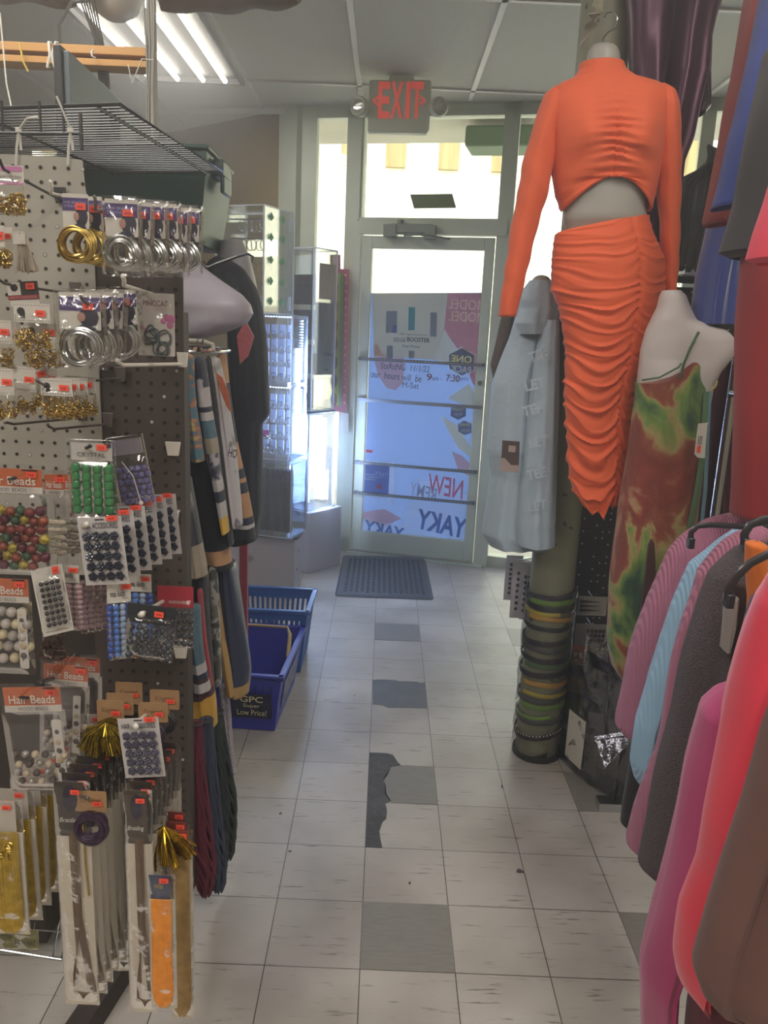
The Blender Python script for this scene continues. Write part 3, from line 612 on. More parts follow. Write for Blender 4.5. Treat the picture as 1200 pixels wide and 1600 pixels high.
stack(r, 4, .010, .028, .003, 'silver braiding string pack on the middle hook', 'silver string packs on the middle hook', .08)
hook(128, 470, 1.25, 'grey hook holding the middle silver string packs', hgrey, .006, lean=.03)
# ---------------------------------------------------------------- gold bead bags with dotted cards
def dot_pack(u0, v0, u1, v1, Y, label, hdr=.42, group=None, rz=0, ry=0, pic=True, nb=70):
    r, w_, h_ = mk('gold_bead_pack', label, 'hair bead pack', u0, v0, u1, v1, Y, group, rz, ry)
    flat('header_card', r, 0, -h_*hdr/2, w_, h_*hdr, cardw, rnd=.001)
    b = MB(); n = int(w_/.004)
    for k in range(n):
        for z in (-.003, -h_*hdr+.003): b.box((-w_/2+(k+.5)*w_/n, -.0010, z), (.0012, .0006, .0012))
    build('dotted_border', b, inkg, r, True, smooth=False)
    if pic:
        b = MB(); b.sphere((-w_*.3, -.0012, -h_*hdr*.42), (w_*.11, .0006, h_*hdr*.2), 12, 6); b.box((-w_*.26, -.0012, -h_*hdr*.62), (w_*.14, .0008, h_*hdr*.32)); build('hair_picture', b, inkd, r, True)
    sticker(r, w_*.26, -h_*hdr*.5, .015, .009, ang=.05)
    bits(r, w_, -h_*.97, -h_*(hdr+.12), gold, nb); bag(r, w_, h_*(1-hdr*.5), -h_*hdr*.5, .014, seed=v0)
    return r
r = dot_pack(21, 474, 77, 545, 1.25, 'gold cuff pack with dotted card below the black tilted card', nb=90); stack(r, 2, .0, .03, -.028, 'gold cuff pack below the black tilted card', 'gold cuff packs below the tilted card')
r = dot_pack(63, 592, 112, 655, 1.26, 'gold cuff pack, front one on the lower grey hook', nb=80); stack(r, 4, .0045, .022, 0, 'gold cuff pack on the lower grey hook', 'gold cuff packs on the lower left hook')
hook(60, 598, 1.24, 'small grey hook holding the lower gold cuff packs', hgrey, .004, lean=.03)
r = dot_pack(-24, 500, 17, 572, 1.27, 'gold bead pack cut by the left edge of the photo', .5, pic=False)
for i, (u0, v0, ry, Y) in enumerate(((-18, 576, 0, 1.24), (19, 573, .03, 1.28), (35, 568, -.25, 1.31), (47, 573, -.05, 1.36), (58, 575, 0, 1.4), (66, 576, .02, 1.44))):
    dot_pack(u0, v0, u0+38-i*2, v0+78-i*4, Y, 'gold ring pack, %s of the fanned row at the left edge' % ORD[i], .52, 'fanned gold ring packs at the left edge', ry=ry, pic=False, nb=45)
# pink filigree tube pack, tan tassel pack, beauty card
r, w_, h_ = mk('gold_tube_pack', 'gold filigree tube pack with pink banded card at top left', 'hair bead pack', -22, 258, 36, 336, 1.3)
flat('header_card', r, 0, -h_*.2, w_, h_*.4, cardw, rnd=.001); flat('pink_band', r, 0, -h_*.07, w_*.96, h_*.1, mat('pink_print', 'C07AA8', .6), -.001, rnd=.002); flat('pink_band', r, 0, -h_*.36, w_*.96, h_*.05, MT['pink_print'], -.001)
txt(r, 'Gold Filigree Hair Tube', 0, -h_*.23, w_*.9, h_*.05, inkd); bits(r, w_, -h_*.95, -h_*.5, gold, 110, size=.007); bag(r, w_, h_*.75, -h_*.25, .016)
hook(2, 258, 1.27, 'black hook holding the pink banded pack', wire, .006, lean=-.02)
r, w_, h_ = mk('card_pack', 'white narrow card with orange sticker and gold hoop at left edge', 'hair accessory pack', 6, 355, 19, 412, 1.3)
flat('card', r, 0, -h_*.5, w_, h_, cardw, rnd=.001); sticker(r, 0, -h_*.25, .01, .008); coil(r, -.004, -h_*.8, .011, 4, gold, 'gold_hoop', .0008)
r, w_, h_ = mk('card_pack', 'white card with orange sticker cut by the left edge above the tassels', 'hair accessory pack', -16, 352, 6, 385, 1.28)
flat('card', r, 0, -h_*.5, w_, h_, cardw, rnd=.001); sticker(r, .006, -h_*.5, .01, .012); bits(r, w_*1.5, -h_*1.9, -h_*.8, gold, 60)
r, w_, h_ = mk('cord_tassel', 'bundle of beige cords fanning down beside the left edge', 'tassel', 18, 362, 52, 428, 1.34)
b = MB()
for k in range(22):
    a = (k/21-.5); b.tube([(a*.008, random.uniform(-.006, .006), -.002), (a*.02, 0, -h_*.45), (a*w_*.95+.006, random.uniform(-.01, .01), -h_*random.uniform(.9, 1))], .0016, 5)
build('cords', b, mat('beige_cord', 'A99C8C', .7), r, True); b = MB(); b.box((-.004, -.004, -.01), (.02, .004, .02)); build('header_card', b, cardw, r, True)
r, w_, h_ = mk('beauty_card', 'black and white tilted card with red band reading beauty collection', 'hair accessory pack', 10, 440, 58, 468, 1.33, ry=-.09)
flat('card', r, 0, -h_*.5, w_, h_, mat('card_black', '34302F', .6)); flat('white_area', r, -w_*.28, -h_*.38, w_*.42, h_*.72, cardw, -.001); flat('red_band', r, 0, -h_*.87, w_, h_*.22, mat('red_print', '8E3A3C', .6), -.0012)
txt(r, 'BEAUTY COLLECTION', 0, -h_*.87, w_*.85, h_*.12, mat('redlight', 'C98A84', .6)); b = MB(); b.sphere((-w_*.26, -.0018, -h_*.32), (.006, .0006, .006), 14, 6); build('emblem', b, inkd, r, True); sticker(r, w_*.28, -h_*.28, .014, .010)
flat('lower_card', r, 0, -h_*1.15, w_*.96, h_*.4, cardw, .001)
hook(-2, 438, 1.3, 'dark hook running to the tilted black card', hgrey, .004, lean=.03)
# cat-ear card
r, w_, h_ = mk('elastic_pack', 'pale card pack of dark looped elastics alone on the brown pegboard', 'hair accessory pack', 214, 458, 272, 556, 1.40)
flat('card', r, 0, -h_*.5, w_, h_, mat('card_grey', 'B6AEA6', .6), rnd=.002); txt(r, 'PINCCAT', 0, -h_*.16, w_*.68, h_*.09, mat('wine', '6E3A46', .6), off=.01); txt(r, '$1.99', -w_*.37, -h_*.035, w_*.16, h_*.03, inkd)
txt(r, 'hair accessories', 0, -h_*.25, w_*.6, h_*.035, mat('pinkink', 'B08A94', .6))
b = MB()
for x, z, q in ((.3, -.38, .006), (.42, -.4, .007), (.2, -.44, .005), (.38, -.5, .006), (-.38, -.55, .004), (-.3, -.6, .004)): b.sphere((x*w_, -.001, z*h_), (q, .0006, q), 10, 6)
build('blossom_print', b, mat('blossom', 'B0628A', .6), r, True)
b = MB()
for k in range(9): b.ring(((random.uniform(-.3, .3))*w_, -.005+.0012*(k % 3), -h_*random.uniform(.62, .9)), .011, .0013, 'Y', 20, 5, sx=random.uniform(.8, 1.1), wob=.12)
build('elastics', b, mat('dark_elastic', '3B4446', .5), r, True); bag(r, w_*1.02, h_, 0, .012, seed=3)
hook(194, 441, 1.22, 'white hook with the elastic pack hanging at its root', hwh, .008, root=(244, 462), plate=False, r=.0033)
hook(184, 567, 1.3, 'empty white hook on a bracket below the elastic pack', hwh, .004, lean=.045, r=.0033)
for u, v, t in ((271, 701, 'upper white hook bracket at the right edge of the brown pegboard'), (269, 808, 'bent white hook bracket below the other one on the brown pegboard'), (283, 1018, 'white hook bracket beside the black bead packs')): plate(u, v, t)
hook(10, 660, 1.35, 'grey empty hook with a hanging stop below the gold packs', hgrey, .0, lean=.06)
hook(76, 668, 1.38, 'grey empty hook on a round bolt plate', hgrey, .006, lean=.05)
# ---------------------------------------------------------------- hair bead packs (orange headers)
orng = mat('orange_header', 'C7683C', .55)
def beadpack(label, u0, v0, u1, v1, Y, colors, layout, rb, hdr=.22, gauge=None, group=None, rz=0, ry=0, full=True):
    r, w_, h_ = mk('bead_pack', label, 'hair bead pack', u0, v0, u1, v1, Y, group, rz, ry)
    H = .03*(w_/.075) if hdr is None else h_*hdr
    flat('header_card', r, 0, -H*.5-.004, w_*.94, H, orng, rnd=.002); flat('header_strip', r, 0, -H*.86-.004, w_*.94, H*.26, cardw, -.001)
    txt(r, 'Hair Beads', 0, -H*.48-.004, w_*.76, H*.34, inkw, off=.01); txt(r, 'WOOD BEADS', 0, -H*.86-.004, w_*.5, H*.15, inkg); sticker(r, w_*.33, -H*.2-.004, .016, .009)
    b = MB(); b.box((w_*.3, -.0014, -.0055), (w_*.22, .0006, .0022)); build('brand_bar', b, inkd, r, True, smooth=False)
    if layout:
        by = {}
        for x, z, ci in layout: by.setdefault(ci, []).append((x*w_, random.uniform(-.005, .002), -h_*z))
        for ci, ls in by.items():
            b = MB()
            if rb[1] == 'shell':
                b.sphere((0, 0, 0), (rb[0]*1.5, rb[0]*.8, rb[0]), 12, 8); b.box((0, -rb[0]*.75, 0), (rb[0]*2, .0008, .0012))
            else: b.sphere((0, 0, 0), rb[0], 12, 8)
            o = build('bead', b, colors[ci], r, True); parts_copy(o, ls, r)
    if gauge:
        gx = gauge; flat('bead_gauge', r, gx*w_, -h_*.62, w_*.16, h_*.62, cardw, -.008, rnd=.003)
        for k, (z, q) in enumerate(((.42, .0035), (.52, .0042), (.60, .0046), (.69, .0052), (.79, .0052))):
            b = MB(); b.sphere((gx*w_, -.010, -h_*z), (q, .001, q*1.1), 10, 6); build('gauge_window', b, mat('gauge_dark', '5B5550', .5) if k % 2 == 0 else mat('gauge_tan', 'B7A283', .5), r, True)
    b = MB()
    for s in (-1, 1):
        def fn(a, c_, s=s):
            x = (a-.5)*w_*1.04; z = .004-c_*(h_+.004); e = min(1, 9*min(a, 1-a))*min(1, 12*min(max(0, c_-hdr), 1-c_)) if c_ > hdr else 0
            return (x, -.003+s*(.0015+.009*max(0, e)), z)
        b.grid(fn, 14, 22)
    build('blister', b, blis, r, True)
    return r
bm = [mat('bead_red', '74352F', .35, var=.5, vs=220), mat('bead_yellow', '9C8A38', .35, var=.6, vs=220), mat('bead_green', '3C5640', .35, var=.5, vs=220), mat('bead_plum', '552534', .3), mat('bead_rust', '80432E', .35, var=.5, vs=220)]
lay = []
for j in range(7):
    for i in range(7):
        if not (j == 6 and i == 6): lay.append((-.42+.14*i+(.05 if j % 2 else 0), .40+.085*j+.012*(i % 2), (i*3+j*5+i*j) % 5))
beadpack('orange header pack of mottled red, yellow and green beads at left edge', -42, 728, 68, 896, 1.2, bm, lay, (.0082, 'r'))
cream = mat('shell_cream', 'C9BFA8', .4, var=.15, vs=60)
shl = [(-.3+.28*(i % 3)+.07*(i//3 % 2), .5+.075*(i//3), 0) for i in range(15)]
beadpack('clear pack of cream shells between the mottled beads and the green beads', 68, 738, 100, 892, 1.27, [cream], shl, (.005, 'shell'), .2)
beadpack('clear pack of grey shells half behind the green crystal beads', 84, 738, 122, 890, 1.36, [mat('shell_grey', '8E8676', .5, var=.2, vs=60)], shl, (.0055, 'shell'), .2)
pearls = [mat('pearl', 'B5ADA4', .2, coat=.6), mat('pearl_cream', 'C4B793', .25, coat=.4), mat('bead_clear', '9B948C', .1, coat=1)]
lay = [(-.42+.19*i+(.08 if j % 2 else 0), .36+.12*j, (i+j) % 3) for j in range(5) for i in range(5)]
beadpack('orange header pack of pearl and cream beads with white gauge strip, at left edge', -42, 900, 46, 1050, 1.2, pearls, lay, (.0085, 'r'), .24, .36)
wood = [mat('bead_dark', '4B3F38', .4), mat('bead_ivory', 'B9A88E', .4), mat('bead_ring', 'A9A49C', .3, metal=.6)]
lay = [(-.42+.17*i+(.06 if j % 2 else 0), .66+.085*j, (i*2+j) % 3) for j in range(4) for i in range(6)]
beadpack('large front orange header pack of dark and ivory wood beads at lower left', 0, 1070, 95, 1232, 1.16, wood, lay, (.0062, 'r'), .23, .38, ry=-.07)
beadpack('orange header wood bead pack just behind the large front one', 66, 1036, 140, 1182, 1.27, wood, lay[:14], (.006, 'r'), .21, .28, ry=.06)
beadpack('orange header wood bead pack furthest back above the kraft cards', 84, 1024, 158, 1170, 1.36, wood, [], (.006, 'r'), .2, ry=.03)
hook(25, 748, 1.17, 'dark hook of the mottled bead pack', wire, .002, plate=False, root=(34, 746)); hook(44, 1092, 1.13, 'black hook through the large front bead pack', wire, .004, plate=False, root=(54, 1088)); hook(66, 1070, 1.1, 'black hook through the second wood bead pack', wire, .004, plate=False, root=(106, 1046), r=.004)
# crystal packs
def crystal(label, u0, v0, u1, v1, Y, bmt, ry=0, star=False, hdr=True):
    r, w_, h_ = mk('crystal_bead_pack', label, 'hair bead pack', u0, v0, u1, v1, Y, ry=ry)
    if hdr:
        flat('header_card', r, 0, -h_*.13, w_*.9, h_*.22, cardw); flat('corner_print', r, w_*.36, -h_*.045, w_*.16, h_*.05, mat('plumcorner', '4A3E52', .6), -.001); txt(r, 'CRYSTAL', 0, -h_*.165, w_*.62, h_*.055, inkg, off=.01); txt(r, 'collection', .003, -h_*.215, w_*.3, h_*.022, inkg)
        sticker(r, w_*.24, -h_*.065, .016, .009); ls = [(-w_*.36+w_*.24*i, -.002+.004*(j % 2)*0, -h_*.34-h_*.107*j) for i in range(4) for j in range(6)]; q = w_*.105
    else: ls = [(-w_*.38+w_*.19*i+w_*.08*(j % 2), random.uniform(-.004, .003), -h_*.42-h_*.085*j) for i in range(5) for j in range(6)]; q = w_*.085; flat('header_card', r, 0, -h_*.12, w_*.9, h_*.2, mat('greyfoil', '8E8790', .3, metal=.4))
    b = MB(); b.lathe([(q*.35, q*1.1), (q*.9, q*.7), (q, 0), (q*.9, -q*.7), (q*.35, -q*1.1), (q*.3, 0), (q*.35, q*1.1)], n=12); o = build('bead', b, bmt, r, True); parts_copy(o, ls, r)
    if star: b = MB(); b.tube([(-.01, -.008, -h_*.3), (.004, -.009, -h_*.5), (.008, -.009, -h_*.86)], .0007, 5); b.sphere((.008, -.009, -h_*.87), (.004, .001, .004), 5, 4); build('threader', b, inkw, r, True)
    b = MB()
    for s in (-1, 1):
        b.grid(lambda a, c_, s=s: ((a-.5)*w_*1.06, -.002+s*(.001+.008*min(1, 9*min(a, 1-a))*(min(1, 9*min(c_-.24, 1-c_)) if c_ > .24 else 0)), .003-c_*(h_+.004)), 12, 18)
    b.tube([(-w_*.53, -.002, .003), (w_*.53, -.002, .003), (w_*.53, -.002, -h_), (-w_*.53, -.002, -h_)], .0009, 6, True)
    build('blister', b, blis, r, True); return r
crystal('clear pack of translucent green beads with white crystal header', 107, 690, 178, 810, 1.22, mat('green_bead', '3B7F4C', .15, coat=.6, var=.15, vs=90, emit=None))
crystal('clear pack of blue violet beads tilted behind the green ones', 168, 684, 222, 800, 1.27, mat('violet_bead', '5C5685', .2, coat=.6, var=.15, vs=90), ry=-.17, star=True, hdr=False)
hook(142, 698, 1.19, 'dark hook of the green crystal bead pack', wire, .002, plate=False, root=(150, 700))
# stud cards
def studs(label, u0, v0, u1, v1, Y, ry=0, bmt=None, group=None):
    r, w_, h_ = mk('stud_card', label, 'hair accessory card', u0, v0, u1, v1, Y, group, ry=ry)
    flat('card', r, 0, -h_*.5, w_, h_, mat('card_pale', 'B9B4B2', .6)); txt(r, 'HAIR ACCESSORIES', 0, -h_*.12, w_*.82, h_*.085, inkd, off=.008)
    sticker(r, w_*.3, -h_*.015, .017, .008)
    q = w_*.105; b = MB()
    for k in range(5): b.sphere((q*.6*math.cos(k*1.2566), 0, q*.6*math.sin(k*1.2566)), (q*.5, q*.5, q*.5), 6, 4)
    b.sphere((0, -q*.3, 0), (q*.45, q*.5, q*.45), 6, 4)
    o = build('flower_stud', b, bmt or mat('stud_navy', '262A38', .4, coat=.3), r, True)
    ls = [(-w_*.31+w_*.208*i+w_*.02*j*.3, -.005, -h_*.27-h_*.148*j) for i in range(4) for j in range(5)]; parts_copy(o, ls, r)
    flat('hang_slot', r, 0, -h_*.035, w_*.2, h_*.018, inkd, -.0008); return r
r = studs('card of navy flower studs hanging under the green beads, front one', 120, 808, 189, 913, 1.19, ry=-.09)
r['group'] = 'flower stud cards under the green beads'
for k in range(1, 6): dup(r, r.location+V((.008*k, .034*k, .002)), 'card of navy flower studs under the green beads, %s from the front' % ORD[k], 'flower stud cards under the green beads')
studs('card of grey flower studs in front of the kraft cards', 183, 1122, 247, 1214, 1.12, ry=-.1, bmt=mat('stud_grey', '4B4858', .45))
hook(137, 822, 1.16, 'white hook through the navy stud cards', hwh, .004, plate=False, r=.0033, root=(158, 812))
for (u, v, Yf, t, rt) in ((214, 1137, 1.09, 'white hook through the grey stud card', (258, 1082)), (223, 962, 1.08, 'white hook through the black satin bead pack', (272, 924))): hook(u, v, Yf, t, hwh, .004, plate=False, r=.0036, root=rt)
hook(154, 936, 1.2, 'grey hook of the blue tube packs', hgrey, .003, plate=False, root=(184, 914))
# dark bead card
r, w_, h_ = mk('dark_bead_card', 'tilted pale card of glossy black beads left of the kids packs', 'hair bead pack', 52, 886, 92, 992, 1.2, ry=-.12, rz=.5)
flat('card', r, 0, -h_*.5, w_*1.15, h_, cardw); b = MB(); b.sphere((0, 0, 0), (.0038, .0038, .0038), 8, 6); o = build('bead', b, mat('jet', '1E1B1E', .15, coat=1), r, True); parts_copy(o, [(-w_*.3+w_*.2*i, -.004, -h_*.22-h_*.088*j) for i in range(4) for j in range(8)], r); sticker(r, w_*.3, -h_*.06, .01, .012); bag(r, w_*1.1, h_*.85, -h_*.12, .014)
r, w_, h_ = mk('bead_bag', 'slim clear bag of brown rings below the black bead card', 'hair bead pack', 64, 975, 98, 1030, 1.3); bits(r, w_, -h_*.95, -h_*.1, mat('brown_ring', '5E4A3E', .4), 40, 'rings', size=.011); bag(r, w_, h_, 0, .012)
# kids tube packs
def kids(label, u0, v0, u1, v1, Y, ms, group=None, rz=0, n=5):
    r, w_, h_ = mk('hair_tube_pack', label, 'hair accessory pack', u0, v0, u1, v1, Y, group, rz)
    flat('header_card', r, 0, -h_*.14, w_, h_*.26, cardw, rnd=.001); txt(r, 'ma kids', -w_*.05, -h_*.15, w_*.62, h_*.08, inkd, off=.01); txt(r, 'BEADS', w_*.25, -h_*.21, w_*.2, h_*.03, inkg); sticker(r, w_*.3, -h_*.07, .015, .008)
    for i in range(n):
        b = MB(); x = -w_*.42+w_*.84*i/(n-1)
        for k in range(9): b.sphere((x, .0, -h_*(.33+.076*k)), (w_*.42/(n-1), .005, h_*.045), 10, 6)
        build('bead_row', b, ms[i % len(ms)], r, True)
    bag(r, w_*1.03, h_*.8, -h_*.2, .016, seed=u0); return r
redm = mat('red_barrette', '8E2F40', .3, coat=.5); pinkm = clear('pink_clear', (.93, .82, .84), .1, .1)
kids('kids hair bead pack in red and clear left of the stud card', 85, 882, 123, 985, 1.24, [redm, mat('pale_pink', 'A88A8E', .25, coat=.6), MT['pale_pink']], n=3)
for i in range(4): 
    r, w_, h_ = mk('hair_tube_pack', 'clear pink kids pack, %s of the row behind the red one' % ORD[i], 'hair accessory pack', 122+11*i, 906, 136+11*i, 990-2*i, 1.3+.03*i, 'clear pink packs behind the red one')
    b = MB(); [b.sphere((0, 0, -h_*(.08+.1*k)), (w_*.42, .004, h_*.055), 8, 5) for k in range(9)]; build('bead_row', b, MT['pale_pink'], r, True); bag(r, w_, h_, 0, .012)
bl = [mat('blue_tube', '2C4A9A', .3, coat=.4), mat('mid_blue_tube', '4A74B8', .3, coat=.4), mat('pale_blue_tube', '8CA0BC', .3, coat=.4)]
kids('kids hair bead pack in shades of blue, header side turned', 167, 908, 203, 1030, 1.22, bl, rz=.45, n=4)
kids('second blue kids pack with grey header behind the black satin pack', 196, 896, 236, 1000, 1.33, bl, n=4)
# black satin bead pack, red header pack
def satin(label, u0, v0, u1, v1, Y, hm, ry=0):
    r, w_, h_ = mk('satin_bead_pack', label, 'hair bead pack', u0, v0, u1, v1, Y, ry=ry)
    flat('header_card', r, 0, -h_*.17, w_, h_*.34, hm); txt(r, 'FASHION BEAD', w_*.1, -h_*.25, w_*.55, h_*.05, inkg if hm.name == 'header_black' else inkw)
    b = MB(); b.sphere((0, 0, 0), (.0056, .0056, .0056), 8, 6); o = build('bead', b, mat('satin_bead', '2E3238', .25, coat=.7), r, True); parts_copy(o, [(-w_*.4+w_*.16*i, random.uniform(-.004, .004), -h_*.44-h_*.12*j) for i in range(6) for j in range(5)], r)
    bag(r, w_*1.02, h_*.8, -h_*.2, .018, seed=5); return r
r = satin('black header pack of black satin beads on the white hook', 200, 946, 276, 1032, 1.13, mat('header_black', '25272C', .5), ry=.09); sticker(r, .012, -.012, .014, .009)
satin('red header pack of dark beads at the edge of the pegboard', 246, 916, 302, 1012, 1.33, mat('header_red', 'A32C38', .5))
# kraft cards with cords
def kraft(label, u0, v0, u1, v1, Y, cm_, R=.017, n=12, group=None, ry=0, cz=1.2, text=True, r_=.002):
    r, w_, h_ = mk('hair_tie_card', label, 'hair tie card', u0, v0, u1, v1, Y, group, ry=ry)
    flat('card', r, 0, -h_*.5, w_, h_, cardk, rnd=.003); flat('card_tab', r, 0, -h_*1.1, w_*.3, h_*.3, cardk)
    if text: txt(r, 'Crystal', 0, -h_*.45, w_*.62, h_*.26, mat('brown_ink', '6B4C34', .7), shear=.1)
    sticker(r, w_*.22, -h_*.55, .015, .008, ang=-.02)
    if cm_: coil(r, 0, -h_*cz-.006, R, n, cm_, 'hair_ties', r_, .014)
    return r
dgold = mat('dark_gold', '8A7422', .3, metal=.9, var=.5, vs=150); plum = mat('plum_gold', '3E2C40', .4, metal=.3, var=.5, vs=150)
for i, (u, v, Y) in enumerate(((151, 1094, 1.2), (166, 1083, 1.26), (180, 1066, 1.33))): kraft('kraft hair tie card, %s of the three stepped up above the gold glitter ties' % ORD[i], u, v, u+42, v+34, Y, dgold if i == 0 else None, .024, 16, 'stepped kraft cards above the gold ties')
for i, (u, v, Y) in enumerate(((216, 1098, 1.22), (234, 1078, 1.3))): kraft('kraft hair tie card, %s one left of the yarn with dark ties' % ORD[i], u, v, u+46, v+30, Y, plum if i == 0 else mat('black_tie', '2E2A2E', .5, var=.3, vs=100), .02, 14, cz=1.5)
kraft('front kraft card of purple and gold hair ties between the long cord packs', 116, 1236, 166, 1268, 1.1, plum, .026, 30, cz=1.55, r_=.0026)
hook(138, 1248, 1.08, 'grey hook through the front kraft card', hgrey, .004, plate=False, root=(150, 1240))
def glitter(label, u, v, R, Y, n=26, m=None, down=1.0):
    r = thing('glitter_ties', label, 'hair ties', P(u, v, Y)); b = MB()
    for k in range(n):
        a = (k/(n-1)-.5)*2; tip = V((a*R*.9, random.uniform(-.5, .3)*R, -R*down*random.uniform(.75, 1.1)*(1-.25*a*a)))
        b.tube([(0, 0, 0), tip*.5+V((a*R*.15, -R*.15, R*.1)), tip+V((.003, 0, 0)), tip*.96+V((-.002, 0, -.003)), tip*.5+V((a*R*.1-.003, -R*.05, 0)), (0, 0, -.002)], .0023, 6)
    build('ties', b, m or dgold, r, True); return r
glitter('gold glitter hair ties bunched above the orange braid pack', 256, 1292, .055, 1.14, 48, mat('bright_gold', 'B5932A', .25, metal=1, var=.5, vs=150), 1.1)
glitter('dark gold glitter hair ties below the stepped kraft cards', 166, 1130, .05, 1.17, 44, dgold, 1.0)
# ---------------------------------------------------------------- long cord packs
def longpack(label, u0, v0, u1, v1, Y, hv, cordm, kind='cord', hcol='3C3430', n=1, group=None, dx=.004, dy=.02, pic=True, cards=True, rz=0):
    r, w_, h_ = mk('braid_cord_pack', label, 'braid cord pack', u0, v0, u1, v1, Y, group, rz)
    H = P(u0, v0, Y).z-P(u0, hv, Y).z
    flat('header_card', r, -w_*.08, -H*.5, w_*.84, H, mat('hdr_'+hcol, hcol, .5))
    if cards: flat('backing_card', r, 0, -(H+h_)/2, w_, h_-H, mat('card_ivory', 'C0B6A4', .65))
    if pic:
        b = MB(); b.sphere((-w_*.05, -.0014, -H*.3), (w_*.22, .0006, H*.24), 12, 6); build('hair_picture', b, mat('hair_ink', '2B2638', .6), r, True)
        txt(r, 'Braiding', -w_*.08, -H*.7, w_*.6, H*.11, inkw, shear=.3); txt(r, 'CORD STRING', -w_*.08, -H*.9, w_*.6, H*.06, inkg)
    sticker(r, w_*.12, -H*.16, .014, .008)
    if kind == 'cord':
        b = MB()
        for k in range(6):
            x = -w_*.12+w_*.045*k; e = w_*(.18+.05*k); c_ = w_*(.06+.012*k)
            b.tube([(x, -.002-.0006*k, -H*.9), (x+.001, -.002-.0006*k, -h_*.6), (c_-e*.7, -.002-.0006*k, -h_*.84), (c_-e*.8, -.002, -h_*.93), (c_, -.002-.0005*k, -h_*(.97-.006*k)), (c_+e*.8, -.002, -h_*.93), (c_+e*.55, -.002, -h_*.82), (x+.003, -.003-.0006*k, -h_*.58), (x+.003, -.003, -H*.9)], .0009, 5)
        build('cord', b, cordm, r, True)
    elif kind == 'yarn':
        b = MB()
        for k in range(20):
            t = k/19; x = -w_*.36+w_*.72*t; e = abs(t-.5)*2
            b.tube([(x, -.004, -H*.95), (x+random.uniform(-.001, .001), -.005-.002*(1-e), -h_*.5), (x*1.1, -.005, -h_*.86), (x*.9, -.005, -h_*.93), (x*.2, -.004-.002*e, -h_*(.955+.035*e*.6))], .0017, 5)
        build('braid_yarn', b, cordm, r, True)
    bag(r, w_*1.08, h_*1.01, .003, .012, seed=u0)
    if n > 1: stack(r, n, dx, dy, .001, group[1], group[0], .02) if isinstance(group, tuple) else None
    return r
brc = mat('brown_cord', '6A5440', .6); ylw = mat('yellow_braid', 'A98C34', .45, var=.25, vs=80); orr = mat('orange_braid', 'E0913A', .55, var=.12, vs=90)
r = longpack('long white card pack of brown cord left of the aisle, front one', 84, 1222, 138, 1568, 1.1, 1306, brc); stack(r, 10, .004, .022, .002, 'long brown cord pack left of the aisle', 'long brown cord packs on the left hook', .015)
b = MB(); b.tube([(.017, -.004, -.07), (.018, -.004, -.15), (.021, -.004, -.20)], .0018, 6); build('gold_cord', b, gold, r, True)
r = longpack('long card pack of brown cord second from the aisle, front one', 193, 1236, 236, 1580, 1.1, 1318, brc, hcol='41382F'); stack(r, 7, .002, .022, .002, 'long brown cord pack second from the aisle', 'long brown cord packs on the right hook', .015)
longpack('pale long card with one loose dark loop between the two cord stacks', 168, 1290, 200, 1516, 1.3, 1296, mat('dark_cord', '4E463E', .6), pic=False)
r = longpack('bright orange braid pack with blue header nearest the aisle', 232, 1368, 272, 1574, 1.06, 1405, orr, 'yarn', '3E4560', pic=False); txt(r, 'Wild', -.004, -.018, .014, .009, mat('gold_ink', 'B39A50', .6), shear=.2)
r = longpack('brown braid pack with red header behind the orange one', 262, 1298, 300, 1590, 1.14, 1335, mat('tan_braid', '9C7F50', .6, var=.2, vs=60), 'yarn', '7C3B34', pic=False); stack(r, 3, -.008, .02, .004, 'brown braid pack with red header', 'red header braid packs at the end of the board')
r = longpack('yellow braid pack on white card at the bottom left corner', -24, 1252, 32, 1458, 1.14, 1300, ylw, 'yarn', 'B7AFA4', pic=False); bits(r, .04, -.10, -.055, gold, 12, 'gold_rings', size=.007, yc=-.008)
stack(r, 9, .0075, .03, .004, 'yellow braid pack at the bottom left corner', 'yellow braid packs at lower left')
r, w_, h_ = mk('rain_hat_pack', 'yellow label pack reading rain hat at the bottom left', 'rain hat pack', -10, 1452, 58, 1484, 1.35); flat('card', r, 0, -h_*.5, w_, h_, mat('olive_label', '75703C', .6), rnd=.004); txt(r, 'RAIN HAT', w_*.22, -h_*.62, w_*.48, h_*.3, inkd, off=.01); txt(r, 'ESTTIP', -w_*.25, -h_*.38, w_*.34, h_*.28, inkd); bag(r, w_*1.05, h_, 0, .01)
r = thing('wire_basket', 'chrome wire basket edge near the floor under the yellow braids', 'wire basket', P(0, 1490, 1.4)); b = MB()
b.tube([P(-80, 1472, 1.4), P(96, 1500, 1.4)], .003, 8); b.tube([P(-80, 1440, 1.5), P(96, 1456, 1.5)], .002, 6); b.tube([P(96, 1500, 1.4), P(104, 1460, 1.52), P(104, 1180, 1.53)], .0025, 6)
for k in range(5): b.tube([P(-70+38*k, 1475+6*k, 1.4), P(-60+38*k, 1442, 1.5)], .0016, 5)
build('wires', b, chrome, r)
b = MB(); q = Z(150, 1590, 0); b.box((q.x+.02, q.y+.1, .03), (.045, .5, .06), rz=-.18); solo('floor_rail', b, bwood, 'dark metal foot of the gondola on the floor', 'shelf foot', smooth=False)
